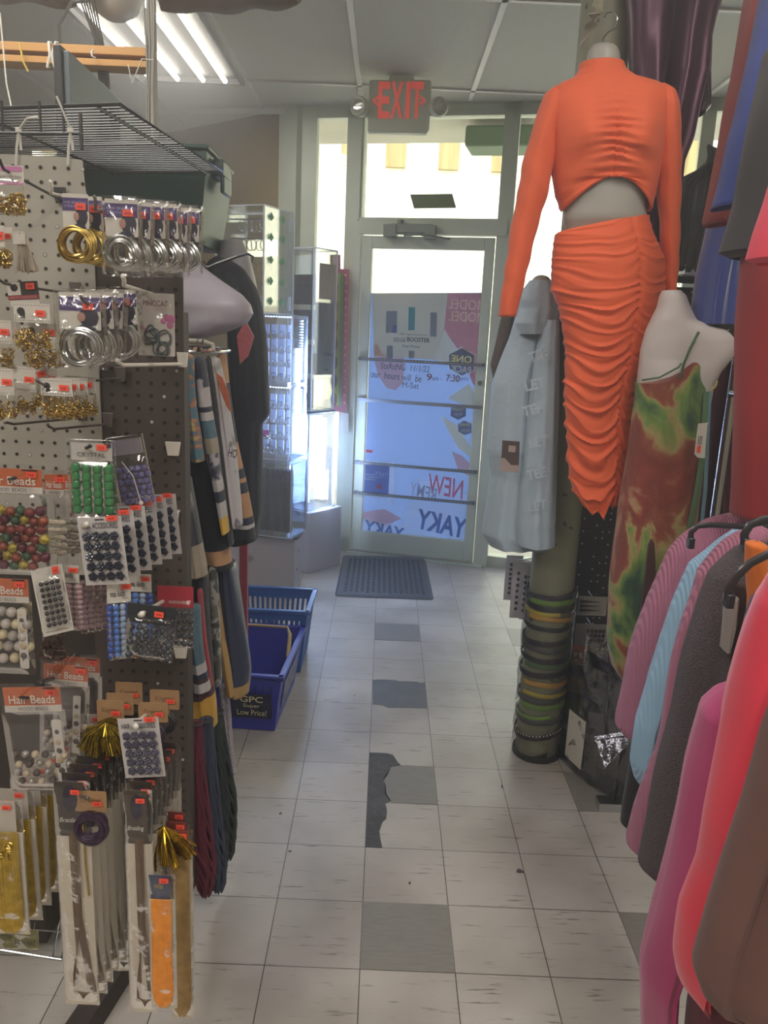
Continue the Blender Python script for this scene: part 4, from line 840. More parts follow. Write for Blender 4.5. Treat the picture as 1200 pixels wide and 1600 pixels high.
# ================================================================== ABOVE THE DISPLAY: beams, fan, TV, pole, tote
wood_m = mat('raw_timber', 'B98A4E', .6, var=.18, vs=3, stretch=(.4, 6, 6)); straw = mat('strap', 'C8A94E', .6)
for (v0, v1, u1, lab) in ((68, 88, 228, 'upper raw timber beam lashed under the ceiling light'), (89, 106, 231, 'lower raw timber beam under the upper one')):
    a, c_, e_ = P(-60, v0, 2.5), P(u1, v1, 2.5), P(u1, v0+6, 2.5); b = MB(); b.box(((a.x+c_.x)/2, 2.535, (e_.z+c_.z)/2), (c_.x-a.x, .07, abs(e_.z-c_.z))); solo('timber_beam', b, wood_m, lab, 'wooden beam', bev=.002)
for i, (u, du) in enumerate(((76, 6), (87, -2))):
    b = MB(); b.tube([P(u, 66, 2.48), P(u-4+du, 85, 2.475), P(u-2, 104, 2.48), P(u+3, 104, 2.56), P(u+3, 66, 2.56)], .004, 6, True); solo('tie_strip', b, zt, 'white strip tied around the timber beams, %s one' % ('left' if i == 0 else 'right'), 'tie')
b = MB(); b.tube([P(30, 66, 2.48), P(36, 96, 2.475), P(44, 112, 2.48)], .003, 6); solo('strap', b, straw, 'thin yellow strap over the timber beams near the left edge', 'strap')
b = MB(); b.tube([P(146, 78, 2.48), P(143, 82, 2.475), P(144, 88, 2.47), P(149, 91, 2.475)], .003, 6); solo('screw_hook', b, hwh, 'small white hook screwed into the timber beams', 'hook')
polem = mat('pole_paint', 'A9A59A', .5, metal=.1, var=.08)
pb = P(238, 100, 2.35); b = MB(); b.tube([(pb.x, 2.35, 1.66), (pb.x, 2.35, CEIL)], .013, 14)
po_ = thing('support_pole', 'pale vertical pole with taped cables rising to the ceiling', 'pole', (pb.x, 2.35, 1.66)); build('pole', b, polem, po_)
for k in range(3):
    b = MB(); b.tube([(pb.x+.014*math.cos(k+1)+.004*math.sin(j*1.3+k), 2.35-.014, 1.7+j*.1) for j in range(12)], .0028, 6); build('cable', b, mat('cable_grey', '8C8A82', .5), po_)
tvm = mat('tv_back', '5F6A70', .45, var=.04); 
a0, a1 = P(108, 88, 2.15), P(212, 176, 2.75)
b = MB(); dv = V((a1.x-a0.x, a1.y-a0.y, 0)); L_ = dv.length; tz = math.atan2(dv.y, dv.x)
tv = thing('television', 'flat grey television seen from behind above the wire shelf', 'television', (a0.x, a0.y, 1.9))
T = Matrix.Translation((a0.x, a0.y, 2.005)) @ Matrix.Rotation(tz, 4, 'Z')
b.box((L_/2, .008, -.0), (L_, .016, .25), T); build('back_panel', b, tvm, tv, bev=.003)
b = MB(); b.box((L_/2, .026, 0), (L_+.02, .02, .27), T); build('bezel', b, mat('tv_bezel', '26282B', .4), tv, bev=.003)
b = MB(); b.box((L_*.62, -.012, -.05), (L_*.5, .03, .12), T); build('rear_bulge', b, mat('tv_dark', '3E464B', .5), tv, bev=.006)
b = MB(); b.box((L_*.5, -.028, -.11), (.06, .03, .36), T); b.box((L_*.5, .0, -.28), (.24, .3, .015), T); build('stand', b, MT['tv_bezel'], tv)
tot = mat('tote_green', '27423B', .45, var=.05); T = Matrix.Translation((-.70, 2.42, 1.70))
t_ = thing('storage_tote', 'dark green plastic storage tote under the wire shelf', 'storage tote', (-.70, 2.42, 1.70))
b = MB(); k_ = [(-.195, -.17), (.195, -.17), (.195, .17), (-.195, .17)]
vs = [(x*.88, y*.88, 0) for x, y in k_]+[(x*1.0, y*1.0, .17) for x, y in k_]+[(x*1.02, y*1.02, .175) for x, y in k_]+[(x*1.02, y*1.02, .235) for x, y in k_]+[(x*.96, y*.96, .235) for x, y in k_]+[(x*.85, y*.85, .01) for x, y in k_]
fs = [(3, 2, 1, 0)]
for l in range(5): fs += [(l*4+i, l*4+(i+1) % 4, l*4+4+(i+1) % 4, l*4+4+i) for i in range(4)]
fs.append((20, 21, 22, 23)); b.add(vs, fs, 0, T); build('tub', b, tot, t_, bev=.008)
b = MB(); b.box((.215, -.05, .205), (.03, .12, .045), T); b.box((.225, -.05, .165), (.012, .10, .05), T); build('handle', b, tot, t_, bev=.006)
b = MB(); b.box((0, 0, .242), (.41, .36, .012), T); build('lid', b, tot, t_, bev=.004)
# dark backing goods under the wire shelf
# ceiling fan with leaf blades
fan = thing('ceiling_fan', 'ceiling fan with white dome and brown leaf-shaped blades at top left', 'ceiling fan', (P(178, 0, 2.6).x, 2.6, 2.35))
fc = V((P(180, 0, 2.6).x, 2.6, P(180, 8, 2.6).z+.045)); b = MB(); b.lathe([(.0, -.085), (.03, -.083), (.065, -.06), (.085, -.02), (.09, .02), (.075, .05), (.03, .06), (.02, .2), (.02, CEIL-fc.z)], c=fc, n=28); build('motor_housing', b, mat('fan_white', 'CBC9BF', .4), fan)
leafm = mat('leaf_blade', '7E6A4E', .7, var=.25, vs=9, bump=.4, bs=20)
for ang, r0, Lb in ((-.12, .12, .44), (PI+.1, .12, .52)):
    def fn(a, c_, ang=ang, Lb=Lb):
        x = .12+a*Lb; wd = .115*math.sin(PI*min(1, (a*.93+.07)))**.6*(1+.12*math.sin(a*17)); y = (c_-.5)*2*wd
        return (fc.x+x*math.cos(ang)-y*math.sin(ang), fc.y+x*math.sin(ang)+y*math.cos(ang), fc.z-.01+.02*math.sin(a*3)-.12*(c_-.5)**2+.008*noise.noise(V((x*9, y*9, 1))))
    b = MB(); b.grid(fn, 22, 10); build('blade', b, leafm, fan, solid=.006)
b = MB()
for k in range(6):
    sx_ = (k-2.5)*.018; b.tube([fc+V((sx_, -.06, -.03)), fc+V((sx_-.03-.01*k, -.08, -.06)), fc+V((sx_*.4-.03, -.05, -.15-.014*k)), fc+V((-.02+sx_*.3, -.05, -.30-.01*k))], .003, 6)
b.tube([fc+V((-.02, -.05, -.05)), fc+V((-.11, -.05, -.06)), fc+V((-.15, -.05, -.12)), fc+V((-.155, -.05, -.30))], .005, 6)
build('loose_cable', b, mat('cable_dark', '4A4742', .6), fan)
for i in range(2):
    b = MB(); b.tube([P(0, 20+200*i, 1.95), P(10, 130+150*i, 1.9), P(18, 168+160*i, 1.87)] if i == 0 else [P(200, 100, 2.3), P(206, 130, 2.3), P(222, 92, 2.3), P(240, 94, 2.3)], .0018, 6)
    solo('hanging_wire', b, hwh, 'thin white wire hanging from the ceiling at the far left' if i == 0 else 'grey cable looping beside the pale pole', 'wire')
# ================================================================== LEFT CLOTHES
lil = mat('form_plastic', '9C96A0', .38, var=.02, vs=2)
def form(name, label, rows, Y, dep, m=lil, nk=None, n=36, hookp=None):
    zb = P(rows[-1][1], rows[-1][0], Y).z; c = P((rows[0][1]+rows[0][2])/2, rows[0][0], Y)
    r = thing(name, label, 'torso form', (c.x, Y, zb)); b = loft(rows, Y, dep, n, 40, folds=0, fa=0, na=.003, nsc=5)
    build('torso', b, m, r); return r
f1 = form('torso_form', 'white half torso form hanging beside the brown pegboard', [(370, 272, 300, .07), (400, 268, 304, .08), (418, 258, 318, .1), (440, 225, 348, .13), (460, 200, 378, .16), (476, 185, 392, .18), (490, 182, 396, .18), (506, 192, 386, .19), (520, 215, 352, .2), (534, 230, 300, .2)], 2.02, .16)
b = MB(); q = P(284, 372, 2.02); b.tube([q, q+V((.004, 0, .03)), q+V((.018, 0, .05)), q+V((.03, 0, .035)), q+V((.02, 0, .02))], .0022, 8); build('hook', b, chrome, f1)
f2 = form('torso_form', 'grey torso form behind the black hanger', [(376, 346, 380, .06), (388, 343, 384, .08), (400, 340, 390, .1), (430, 335, 398, .13), (466, 330, 405, .15), (500, 330, 406, .15)], 2.55, .14, mat('form_grey', '9B989A', .45))
# rack: chrome ring rack
rk = thing('clothes_rack', 'chrome half-ring rail with garments hanging below it', 'clothes rack', (-.56, 1.95, 0))
b = MB(); rc = P(300, 547, 1.9); R_ = .095; pts = [(rc.x-.02+R_*math.cos(a), 1.95+.16*math.sin(a), rc.z) for a in [k*2*PI/36 for k in range(36)]]; b.tube(pts, .004, 8, True); build('ring', b, chrome, rk)
b = MB(); b.tube([P(250, 530, 1.9), P(318, 534, 1.9), P(332, 539, 1.9), P(334, 552, 1.9)], .006, 8); build('rail', b, polem, rk)
b = MB(); b.tube([(rc.x-.11, 1.95, 0), (rc.x-.11, 1.95, rc.z+.02)], .012, 10); b.box((rc.x-.11, 1.95, .02), (.2, .2, .03)); build('post', b, polem, rk)
b = MB()
for k in range(26): b.box((rc.x-.02+.02*math.cos(k)+(-.09+k*.0068), 1.82, rc.z+.006), (.0052, .02, .006), mi=k % 2)
build('size_markers', b, [mat('marker_cream', 'C9A888', .6), mat('marker_brown', '7A4B3E', .6)], rk)
b = MB()
for dx in (0, .012): b.tube([P(306, 546, 1.88)+V((dx, 0, 0)), P(309, 530, 1.88)+V((dx, 0, 0)), P(314, 524, 1.88)+V((dx*.2, 0, 0)), P(318, 530, 1.88), P(316, 538, 1.88)], .0022, 6)
solo('hanger_loop', b, clear('hanger_clear', (.9, .9, .92), .25, .1), 'clear plastic hanger loops on the chrome ring rail', 'hanger')
CL = {k: mat('cloth_'+k, c, .85, sheen=.08, bump=.25, bs=90, var=.1, vs=14) for k, c in dict(black='1A1D25', navy='252C40', white='B4B0B0', teal='4C6A78', beige='9A917F', tan='B08763', yellow='C9A03C', maroon='4A2A30', red='93323E', rust='B25F42', grey='55575B', flower='3A3F52', redpatch='A2545A', lace='A9A0A8').items()}
def patt(n, c1, c2, sc=18, thr=.5, kind='noise', rough=.8, c3=None, st=(1, 1, 1)):
    m = mat(n, c1, rough, sheen=.2); t = m.node_tree; N = t.nodes.new; L = t.links.new; tc = N('ShaderNodeTexCoord'); mp = N('ShaderNodeMapping'); mp.inputs['Scale'].default_value = st; L(tc.outputs['Object'], mp.inputs[0])
    nz = N('ShaderNodeTexVoronoi' if kind == 'vor' else 'ShaderNodeTexNoise'); nz.inputs['Scale'].default_value = sc; L(mp.outputs[0], nz.inputs[0])
    rp = N('ShaderNodeValToRGB'); e = rp.color_ramp.elements; e[0].position = thr-.03; e[0].color = (*hx(c1), 1); e[1].position = thr+.03; e[1].color = (*hx(c2), 1)
    if c3: x = e.new(thr+.12); x.color = (*hx(c3), 1)
    L(nz.outputs[0], rp.inputs[0]); L(rp.outputs[0], t.nodes['Principled BSDF'].inputs['Base Color']); return m
PT = dict(floral=patt('floral_print', '2A2E42', 'A9A4AC', 26, .56), camo=patt('camo_print', '34352F', '9A9890', 24, .52, c3='5A594E'), multi=patt('multi_print', '3F6E7E', 'B0563F', 15, .52, c3='93A86A', st=(1, 1, 4)), marble=patt('marble_print', '2C2F36', '8E8C8A', 12, .55), script=patt('script_print', 'B4B0B4', '5E5C66', 16, .62, c3='B4B0B4'))
def garment(name, label, rows, Y, dep, m, cat='clothing', n=44, seg=40, folds=4, fa=.12, na=.006, group=None, bands=None, dY=0, seed=0, sq=2, fn=None, solid=.0015, nsc=14, part='fabric', cap=True):
    c = P((rows[-1][1]+rows[-1][2])/2, rows[-1][0], Y+dY); r = thing(name, label, cat, c, group)
    b = loft(rows, Y, dep, n, seg, folds, fa, na, nsc, fn, seed, cap, bands, dY=dY, sq=sq, rtop=.05 if name != 'tie_dye_dress' else 0); build(part, b, m, r, solid=solid); return r
bd_ = garment('black_dress', 'long black dress hanging left of the lit display cases', [(400, 325, 352, .05), (420, 318, 382, .1), (450, 330, 401, .13), (484, 345, 411, .14), (519, 355, 415, .15), (600, 358, 420, .16), (648, 360, 422, .16), (662, 358, 409, .16), (725, 352, 409, .16), (800, 350, 410, .17), (842, 350, 402, .17)], 2.35, .15, CL['black'], 'dress', folds=4, seg=64, fa=.07)
b = MB(); q = [P(308, 412, 2.28), P(325, 418, 2.28), P(345, 410, 2.28), P(370, 401, 2.28), (P(388, 397, 2.28)), P(396, 402, 2.28), P(394, 410, 2.28)]; b.tube(q, [.005, .008, .008, .007, .006, .006, .004], 8, flat=.6)
b.tube([P(316, 408, 2.28), P(322, 430, 2.28), P(345, 448, 2.28), P(372, 456, 2.28)], .007, 8); b.tube([P(306, 412, 2.28), P(304, 385, 2.28), P(312, 372, 2.28), P(320, 380, 2.28)], .0022, 6)
solo('hanger', b, mat('hanger_black', '2B2B2E', .35, coat=.3), 'black plastic hanger above the black dress, hooked end out', 'hanger')
b = MB(); b.prism([(P(u, v, 2.2).x, P(u, v, 2.2).z) for u, v in ((382, 506), (386, 504), (397, 526), (388, 556), (376, 568), (371, 525))], 2.19, 2.205); build('collar_flap', b, CL['redpatch'], bd_, label='dull red pointed flap')
garment('sleeve_tan', 'garment with tan and navy banded sleeve edge and black hem', [(550, 340, 352), (600, 345, 358), (690, 350, 372), (760, 358, 386), (815, 362, 395), (842, 356, 398)], 2.12, .09, [CL['tan'], CL['navy'], CL['tan'], CL['white'], CL['black']], folds=3, bands=[(592, 1), (686, 2), (726, 1), (740, 0), (749, 1), (765, 2), (804, 1), (815, 3), (821, 4)], seed=2)
ps_ = garment('printed_shirt', 'white garment with script lettering and an orange flash', [(556, 326, 342), (600, 333, 352), (700, 340, 368), (780, 352, 376), (820, 360, 379)], 2.02, .08, [CL['white'], PT['script']], folds=3, bands=[(650, 1)], seed=4, cap=False)
b = MB(); b.prism([(P(u, v, 1.955).x, P(u, v, 1.955).z) for u, v in ((338, 582), (348, 590), (357, 612), (362, 645), (354, 634), (343, 606))], 1.95, 1.956); 
build('orange_flash', b, CL['rust'], ps_, label='orange flash')
b = MB(); q = P(364, 708, 1.955); word(b, 'HO', q.x, q.z, .022, .022, 1.952, ang=-.2, off=.01); build('lettering', b, mat('navy_ink', '2C3346', .7), ps_, smooth=False)
garment('black_sleeve', 'narrow black sleeve between the banded sleeve and the white garment', [(556, 320, 331), (600, 324, 336), (700, 333, 346), (830, 352, 364), (850, 356, 366)], 1.98, .06, CL['black'], folds=2, seed=5)
garment('banded_jacket', 'patchwork sleeve with floral, white, teal and gold bands', [(556, 303, 320), (603, 308, 326), (640, 312, 330), (700, 320, 342), (760, 331, 350), (832, 347, 357)], 1.93, .07, [PT['floral'], CL['white'], CL['navy'], CL['white'], CL['teal'], CL['beige'], PT['floral'], CL['white'], CL['navy'], CL['white'], CL['yellow']], folds=2, fa=.05, bands=[(603, 1), (632, 2), (641, 3), (655, 4), (683, 5), (705, 6), (745, 7), (764, 8), (779, 9), (805, 10)], n=80, seed=1, cap=False)
r = garment('black_jacket', 'black garment with tan hem band and tan belt loops under the chrome rail', [(560, 286, 300), (650, 288, 312), (720, 288, 322), (800, 290, 346), (850, 300, 358), (885, 316, 365)], 2.0, .1, [CL['black'], CL['tan'], CL['black']], folds=3, fa=.1, bands=[(854, 1), (873, 2)], seed=3, n=60)
for q in (((288, 648), (309, 668), (299, 692)), ((309, 668), (299, 692), (290, 686))):
    b = MB(); b.tube([P(u, v, 1.92) for u, v in q], .004, 6, flat=.4); build('belt', b, CL['tan'], r)
garment('printed_sleeve', 'multicoloured printed sleeve at the top beside the pegboard edge', [(553, 286, 302), (600, 288, 304), (640, 293, 307), (720, 300, 318)], 1.88, .06, PT['multi'], folds=2, seed=8)
garment('marble_print_top', 'black and cream marbled top hanging against the pegboard edge', [(745, 286, 294), (800, 288, 306), (845, 289, 315), (885, 290, 323), (898, 290, 324)], 1.8, .08, [PT['marble'], CL['beige']], folds=3, bands=[(846, 1)], seed=6, n=50)
garment('dark_skirt', 'dark charcoal garment below the marbled top', [(890, 289, 322), (960, 290, 326), (1040, 291, 332), (1090, 292, 334)], 1.86, .1, CL['black'], folds=4, seed=7)
garment('camo_leggings', 'black and grey camouflage leg hanging beside the navy jacket', [(885, 325, 338), (960, 330, 342), (1030, 333, 345), (1068, 336, 346)], 1.95, .05, PT['camo'], folds=2, fa=.05, seed=9)
garment('navy_jacket', 'navy satin jacket with gold lining and gold hem', [(875, 338, 368), (930, 340, 376), (1000, 345, 386), (1045, 350, 391), (1062, 352, 390), (1080, 354, 388)], 2.1, .1, [mat('navy_satin', '2A3350', .35, sheen=.2, bump=.3, bs=16), mat('gold_satin', 'B08F5A', .4, bump=.3, bs=16)], folds=3, fa=.12, bands=[(1060, 1)], seed=10)
garment('gold_lining', 'gold lining edge hanging inside the navy satin jacket', [(925, 335, 343), (1000, 341, 352), (1050, 346, 362), (1086, 352, 368)], 2.03, .04, MT['gold_satin'], folds=2, seed=2)
garment('striped_shirt', 'shirt with blue, white and red stripes near the pegboard edge', [(945, 293, 312), (1000, 296, 318), (1040, 300, 324), (1076, 304, 330)], 1.77, .06, [CL['teal'], CL['white'], CL['navy'], CL['maroon'], CL['white']], folds=2, bands=[(1032, 1), (1045, 2), (1056, 3), (1061, 4)], seed=11, n=60)
garment('red_trim_sleeve', 'narrow red sleeve edge with white piping', [(920, 308, 314), (1000, 316, 322), (1070, 326, 332)], 1.8, .03, CL['red'], folds=2)
garment('yellow_hem_dress', 'maroon garment with a wide yellow satin hem', [(1000, 291, 312), (1060, 291, 330), (1100, 292, 338), (1130, 293, 341)], 1.84, .1, [CL['maroon'], mat('yellow_satin', 'C49A3C', .4, bump=.2, bs=14)], folds=3, bands=[(1082, 1)], seed=12)
garment('lace_top', 'long white lace scarf hanging to the floor behind the yarn', [(1070, 343, 354), (1120, 347, 362), (1180, 352, 366), (1206, 358, 369)], 2.1, .04, mat('lace', 'A39CA6', .8, bump=.8, bs=70, var=.15, vs=50), folds=2, seed=13)
b = MB(); b.box((P(381, 900, 2.9).x, 2.9, .45), (.03, .03, .84)); solo('red_post', b, CL['red'], 'thin red post standing behind the left clothes', 'post', smooth=False)
# yarn hair bundles
def skein(label, pts, rads, Y, col, n=52, tw=.9):
    c = [P(u, v, Y) for u, v in pts]; r = thing('braiding_hair_bundle', label, 'hair bundle', c[-1], 'hair bundles hanging beside the pegboard'); b = MB()
    for k in range(n):
        a = 2*PI*k/n*1.618; q = math.sqrt((k+.5)/n); path = []
        for j in range(19):
            t = j/18; i = min(len(c)-2, int(t*(len(c)-1))); f = t*(len(c)-1)-i; p = c[i].lerp(c[i+1], f); R = rads[i]*(1-f)+rads[i+1]*f
            ang = a+tw*t+.6*math.sin(t*9+k); path.append(p+V((math.cos(ang)*R*q, math.sin(ang)*R*q*.8, .004*math.sin(k*3+t*6))))
        path[-1] = path[-1].lerp(c[-1]-V((0, 0, .02)), .35)
        b.tube(path, [.0044]*16+[.004, .003, .002], 6)
    build('strands', b, col, r)
    b = MB(); b.ring(c[0], rads[0]*1.1, .004, 'Z', 14, 5); build('tie', b, mat('tie_dark', '3A3438', .7), r); return r
yk = dict(rough=.75, bump=.6, bs=120, var=.25, vs=20, stretch=(6, 6, .5))
skein('burgundy hair bundle hanging nearest beside the pegboard', [(306, 1130), (306, 1200), (312, 1290), (322, 1350), (322, 1394)], [.012, .022, .034, .030, .02], 1.66, mat('yarn_burgundy', '6E2A3C', **yk))
skein('slate blue hair bundle behind the burgundy one', [(322, 1125), (326, 1200), (332, 1290), (340, 1340), (342, 1388)], [.014, .022, .030, .03, .02], 1.78, mat('yarn_slate', '434C62', **yk))
skein('dark green hair bundle rightmost beside the pegboard', [(336, 1112), (340, 1180), (350, 1250), (352, 1300), (356, 1338)], [.018, .034, .040, .036, .02], 1.88, mat('yarn_green', '3A4440', **yk))
# ================================================================== CABINETS AND CASES
cab = mat('white_laminate', 'B7B4BE', .55, var=.04, vs=3); acr = clear('acrylic', (.97, .98, .985), .06, .03); edge = mat('acrylic_edge', 'C9D2DC', .15, spec=.8, alpha=.75)
def obox(name, m, c, rz, w_, d_, z0, z1, parent=None, **k):   # near-right corner c; extends -x (w) and +y (d) in its own frame
    T = Matrix.Translation((c[0], c[1], 0)) @ Matrix.Rotation(rz, 4, 'Z'); b = MB(); b.box((-w_/2, d_/2, (z0+z1)/2), (w_, d_, z1-z0), T); return build(name, b, m, parent, **k), T
r = thing('cabinet', 'low white laminate cabinet with a smudge on its front, behind the baskets', 'cabinet', (-.46, 4.18, 0)); RZ1 = -.12
Tc = Matrix.Translation((-.462, 4.182, 0)) @ Matrix.Rotation(RZ1, 4, 'Z')
obox('body', cab, (-.462, 4.182), RZ1, .62, .16, 0, .355, r, bev=.004)
b = MB(); b.box((-.31, .08, .36), (.66, .2, .012), Tc); build('top_panel', b, mat('cab_top', '3B3E45', .4), r)
b = MB(); b.sphere((-.26, -.0005, .22), (.03, .0012, .02), 16, 6, M=Tc); build('smudge', b, mat('smudge', '8A878E', .7), r)
b = MB(); [b.box((.001, .03+.03*k, .06+.1*k), (.003, .012, .012), Tc) for k in range(3)]; build('cam_cover', b, mat('cam', '76746F', .6), r)
r = thing('cabinet', 'taller white cabinet beside the door carrying the lit case', 'cabinet', (-.35, 4.8, 0)); RZ2 = -.65
T2 = Matrix.Translation((-.43, 4.66, 0)) @ Matrix.Rotation(RZ2, 4, 'Z')
obox('body', cab, (-.43, 4.66), RZ2, .5, .305, 0, .385, r, bev=.004)
def case(name, label, c, rz, w_, d_, z0, z1, shelves=0, led=0, extra=None, top=True):
    r = thing(name, label, 'display case', (c[0], c[1], z0)); T = Matrix.Translation((c[0], c[1], 0)) @ Matrix.Rotation(rz, 4, 'Z'); h = z1-z0; th = .004
    for nm, cc, dd in (('front_panel', (-w_/2, 0, z0+h/2), (w_, th, h)), ('side_panel', (0, d_/2, z0+h/2), (th, d_, h)), ('side_panel', (-w_, d_/2, z0+h/2), (th, d_, h)), ('back_panel', (-w_/2, d_, z0+h/2), (w_, th, h)), ('top_panel', (-w_/2, d_/2, z1), (w_, d_, th)), ('base_panel', (-w_/2, d_/2, z0+.004), (w_, d_, .008))):
        b = MB(); b.box(cc, dd, T); build(nm, b, acr, r, smooth=False)
    b = MB()
    for x, y in ((0, 0), (-w_, 0), (0, d_), (-w_, d_)): b.box((x, y, z0+h/2), (.007, .007, h), T)
    for z in (z0, z1):
        for y in (0, d_): b.box((-w_/2, y, z), (w_, .006, .006), T)
        for x in (0, -w_): b.box((x, d_/2, z), (.006, d_, .006), T)
    build('edge_strip', b, edge, r, smooth=False)
    for k in range(shelves):
        z = z0+h*(k+1)/(shelves+1); b = MB(); b.box((-w_/2, d_*.55, z), (w_*.96, d_*.8, .005), T); build('shelf', b, acr, r, smooth=False)
    return r, T
led = emis('led_white', 'B4CEFF', 30); ledd = emis('led_dot', 'A9C6FF', 14)
# A: top clear case with green tags
A, TA = case('display_case', 'tall clear case with green diamond tags and hoop earrings, topmost of its stack', (-.615, 3.98), -.42, .28, .27, 1.545, 2.045, 3)
tagm = mat('green_tag', '3E9A56', .5)
for j, z in enumerate((2.0, 1.905, 1.80, 1.70, 1.605)):
    for i, y in enumerate((.06, .17)):
        b = MB(); b.box((.004, y, z), (.0015, .03, .03), TA @ Matrix.Translation((0, y, z)) @ Matrix.Rotation(PI/4, 4, 'X') @ Matrix.Translation((0, -y, -z))); o = build('price_tag', b, tagm, A, smooth=False)
        b = MB(); b.box((.0054, y, z), (.001, .005, .009), TA); build('number', b, inkd, o, smooth=False)
hoopm = mat('hoop_gold', 'A8884E', .25, metal=1); hoops = mat('hoop_silver', 'B9BCC4', .15, metal=1)
for z in (1.99, 1.9):
    b = MB(); b.tube([(-.24, .05, z), (-.02, .16, z+.01)], .004, 8, M=TA); build('bar', b, hoops, A)
for j, (z, n_, mm) in enumerate(((1.96, 7, hoops), (1.87, 9, hoopm), (1.76, 7, hoopm), (1.67, 6, hoopm), (1.6, 8, hoops))):
    for k in range(n_):
        b = MB(); x = -.03-.022*k; b.ring((x, .06+.012*(k % 3), z), .026, .0016, 'X' if k % 2 else 'Y', 20, 5, M=TA); build('hoop_earring', b, mm, A)
for z in (2.0, 1.62):
    b = MB(); b.box((.006, .235, z-.02), (.008, .02, .07), TA); build('hinge', b, edge, A)
# B: clear case behind with picture
B, TB = case('display_case', 'tall clear case with dark jewellery cards standing on the taller cabinet', (-.44, 4.72), RZ2, .2, .2, 1.0, 1.93, 4)
b = MB(); b.box((-.002, .12, 1.75), (.002, .14, .2), TB); build('picture_card', b, mat('pic_cream', 'B9A594', .6), B); b = MB(); b.box((-.008, .11, 1.42), (.004, .16, .42), TB); build('dark_card', b, mat('case_dark', '35353B', .5, var=.4, vs=40), B)
for k in range(4): b = MB(); b.box((-.1, .004+.03, 1.1+.2*k), (.17, .004, .17), TB); build('jewellery_card', b, mat('case_dark2', '4A4A4E', .45, var=.5, vs=60), B)
b = MB(); b.box((-.1, .1, .985), (.22, .22, .02), TB); build('black_base', b, mat('tv_bezel', '26282B', .4), B)
# LED cases (two stacked) + lower case
jewel = mat('jewellery', 'B9C2D2', .2, metal=.8, var=.5, vs=120)
def ledcase(label, z0, z1, c=(-.482, 4.08), w_=.26, d_=.19, cards=3):
    r, T = case('lit_display_case', label, c, -.30, w_, d_, z0, z1, 0); h = z1-z0
    for (x, y, x2) in ((-.012, .15, 0), (-.012, .02, 0)):
        b = MB(); b.box((x, y, z0+h/2), (.003, .006, h*.9), T); build('led_backing', b, mat('led_back', '9AA6C0', .5), r)
        n = int(h*.9/.014)
        b = MB()
        for k in range(n): b.box((x+.003, y, z0+h*.05+h*.9*(k+.5)/n), (.004, .005 if y < .1 else .011, .006), T)
        build('led_strip', b, led if y > .1 else ledd, r, smooth=False)
    b = MB()
    for k in range(16): b.box((-w_*.94+w_*.88*k/15, .01, z1-.008), (.006, .004, .004), T)
    build('led_strip', b, ledd, r, smooth=False)
    for i in range(5):
        for j in range(cards):
            x = -.045-.046*i; z = z1-.05-(h-.06)/cards*(j+.3)
            b = MB(); b.box((x, .08, z), (.034, .003, .05), T); cd = build('earring_card', b, mat('card_blue', 'A9B8D6', .6), r)
            b = MB()
            for q in range(3): b.ring((x-.006+.006*q, .074-.003*q, z-.028), .011+.002*((i+j) % 3), .0014, 'Y', 16, 5, M=T, sz=1.4)
            build('earring', b, jewel, cd)
    return r, T
L1, T1 = ledcase('upper blue-lit jewellery case, second of the stack below the green tags', 1.195, 1.54, cards=4)
L2, _ = ledcase('lower blue-lit jewellery case, third of the stack with the ledge', .80, 1.185, cards=4)
b = MB(); b.box((-.13, .06, .79), (.29, .3, .012), T1); build('ledge', b, acr, L2)
b = MB(); b.box((-.13, .06, 1.19), (.28, .26, .008), T1); build('ledge', b, acr, L1)
r = thing('bangle_card', 'magenta card holding silver hoops on the ledge of the lit case', 'jewellery card', P(413, 680, 3.9)); q = P(413, 677, 3.9)
b = MB(); b.box((q.x, 3.9, q.z), (.045, .002, .034)); build('card', b, mat('magenta_card', 'B84FC4', .5), r); b = MB()
for k in range(3): b.ring((q.x-.004+.004*k, 3.895, q.z-.036), .03, .0015, 'Y', 24, 5)
build('hoop', b, jewel, r)
E_, TE = case('display_case', 'lower clear case of dark combs standing on the low white cabinet', (-.475, 4.09), -.30, .25, .2, .375, .78, 0)
for k in range(7):
    b = MB(); b.box((-.03-.03*k, .05, .57), (.02, .05, .34), TE); b.tube([(-.04-.03*k, .022, .72), (-.04-.03*k, .022, .42)], .0025, 6, M=TE); build('comb_pack', b, mat('comb_dark', '3A3F4A', .35, var=.3, vs=30), E_)
# D: lit slanted case on taller cabinet
D, TD = case('lit_display_case', 'bright blue-lit case on the taller cabinet nearest the door', (-.445, 4.67), RZ2, .17, .24, .395, .985, 0)
b = MB(); b.box((-.16, .12, .69), (.004, .23, .56), TD); build('white_liner', b, mat('liner', 'A9BAD8', .5), D)
for y, mm, wd in ((.165, led, .022), (.035, ledd, .006), (.205, led, .01)):
    b = MB(); n_ = 34
    z0_ = .44; z1_ = .94 if y < .2 else .62
    for k in range(n_): b.box((-.02, y, z0_+(z1_-z0_)*(k+.5)/n_), (.004, wd, .009), TD)
    build('led_strip', b, mm, D, smooth=False)
for k in range(6): b = MB(); b.tube([(-.05-.012*k, .06+.015*k, .9), (-.05-.012*k, .06+.015*k, .5)], .002, 6, M=TD); build('necklace', b, jewel, D)
b = MB(); b.tube([T1 @ V((0, .1, 1.19)), T1 @ V((.03, .12, 1.16)), T1 @ V((.04, .14, 1.0)), T1 @ V((.045, .13, .86)), T1 @ V((.02, .16, .8))], .0025, 6); solo('power_cable', b, mat('cable_black', '26262A', .5), 'thin black cable running down beside the lit cases', 'cable')
area('led_glow', TD @ V((.03, .16, .7)), .05, .5, 16, (.5, .66, 1), (PI/2, 0, RZ2+PI/2))
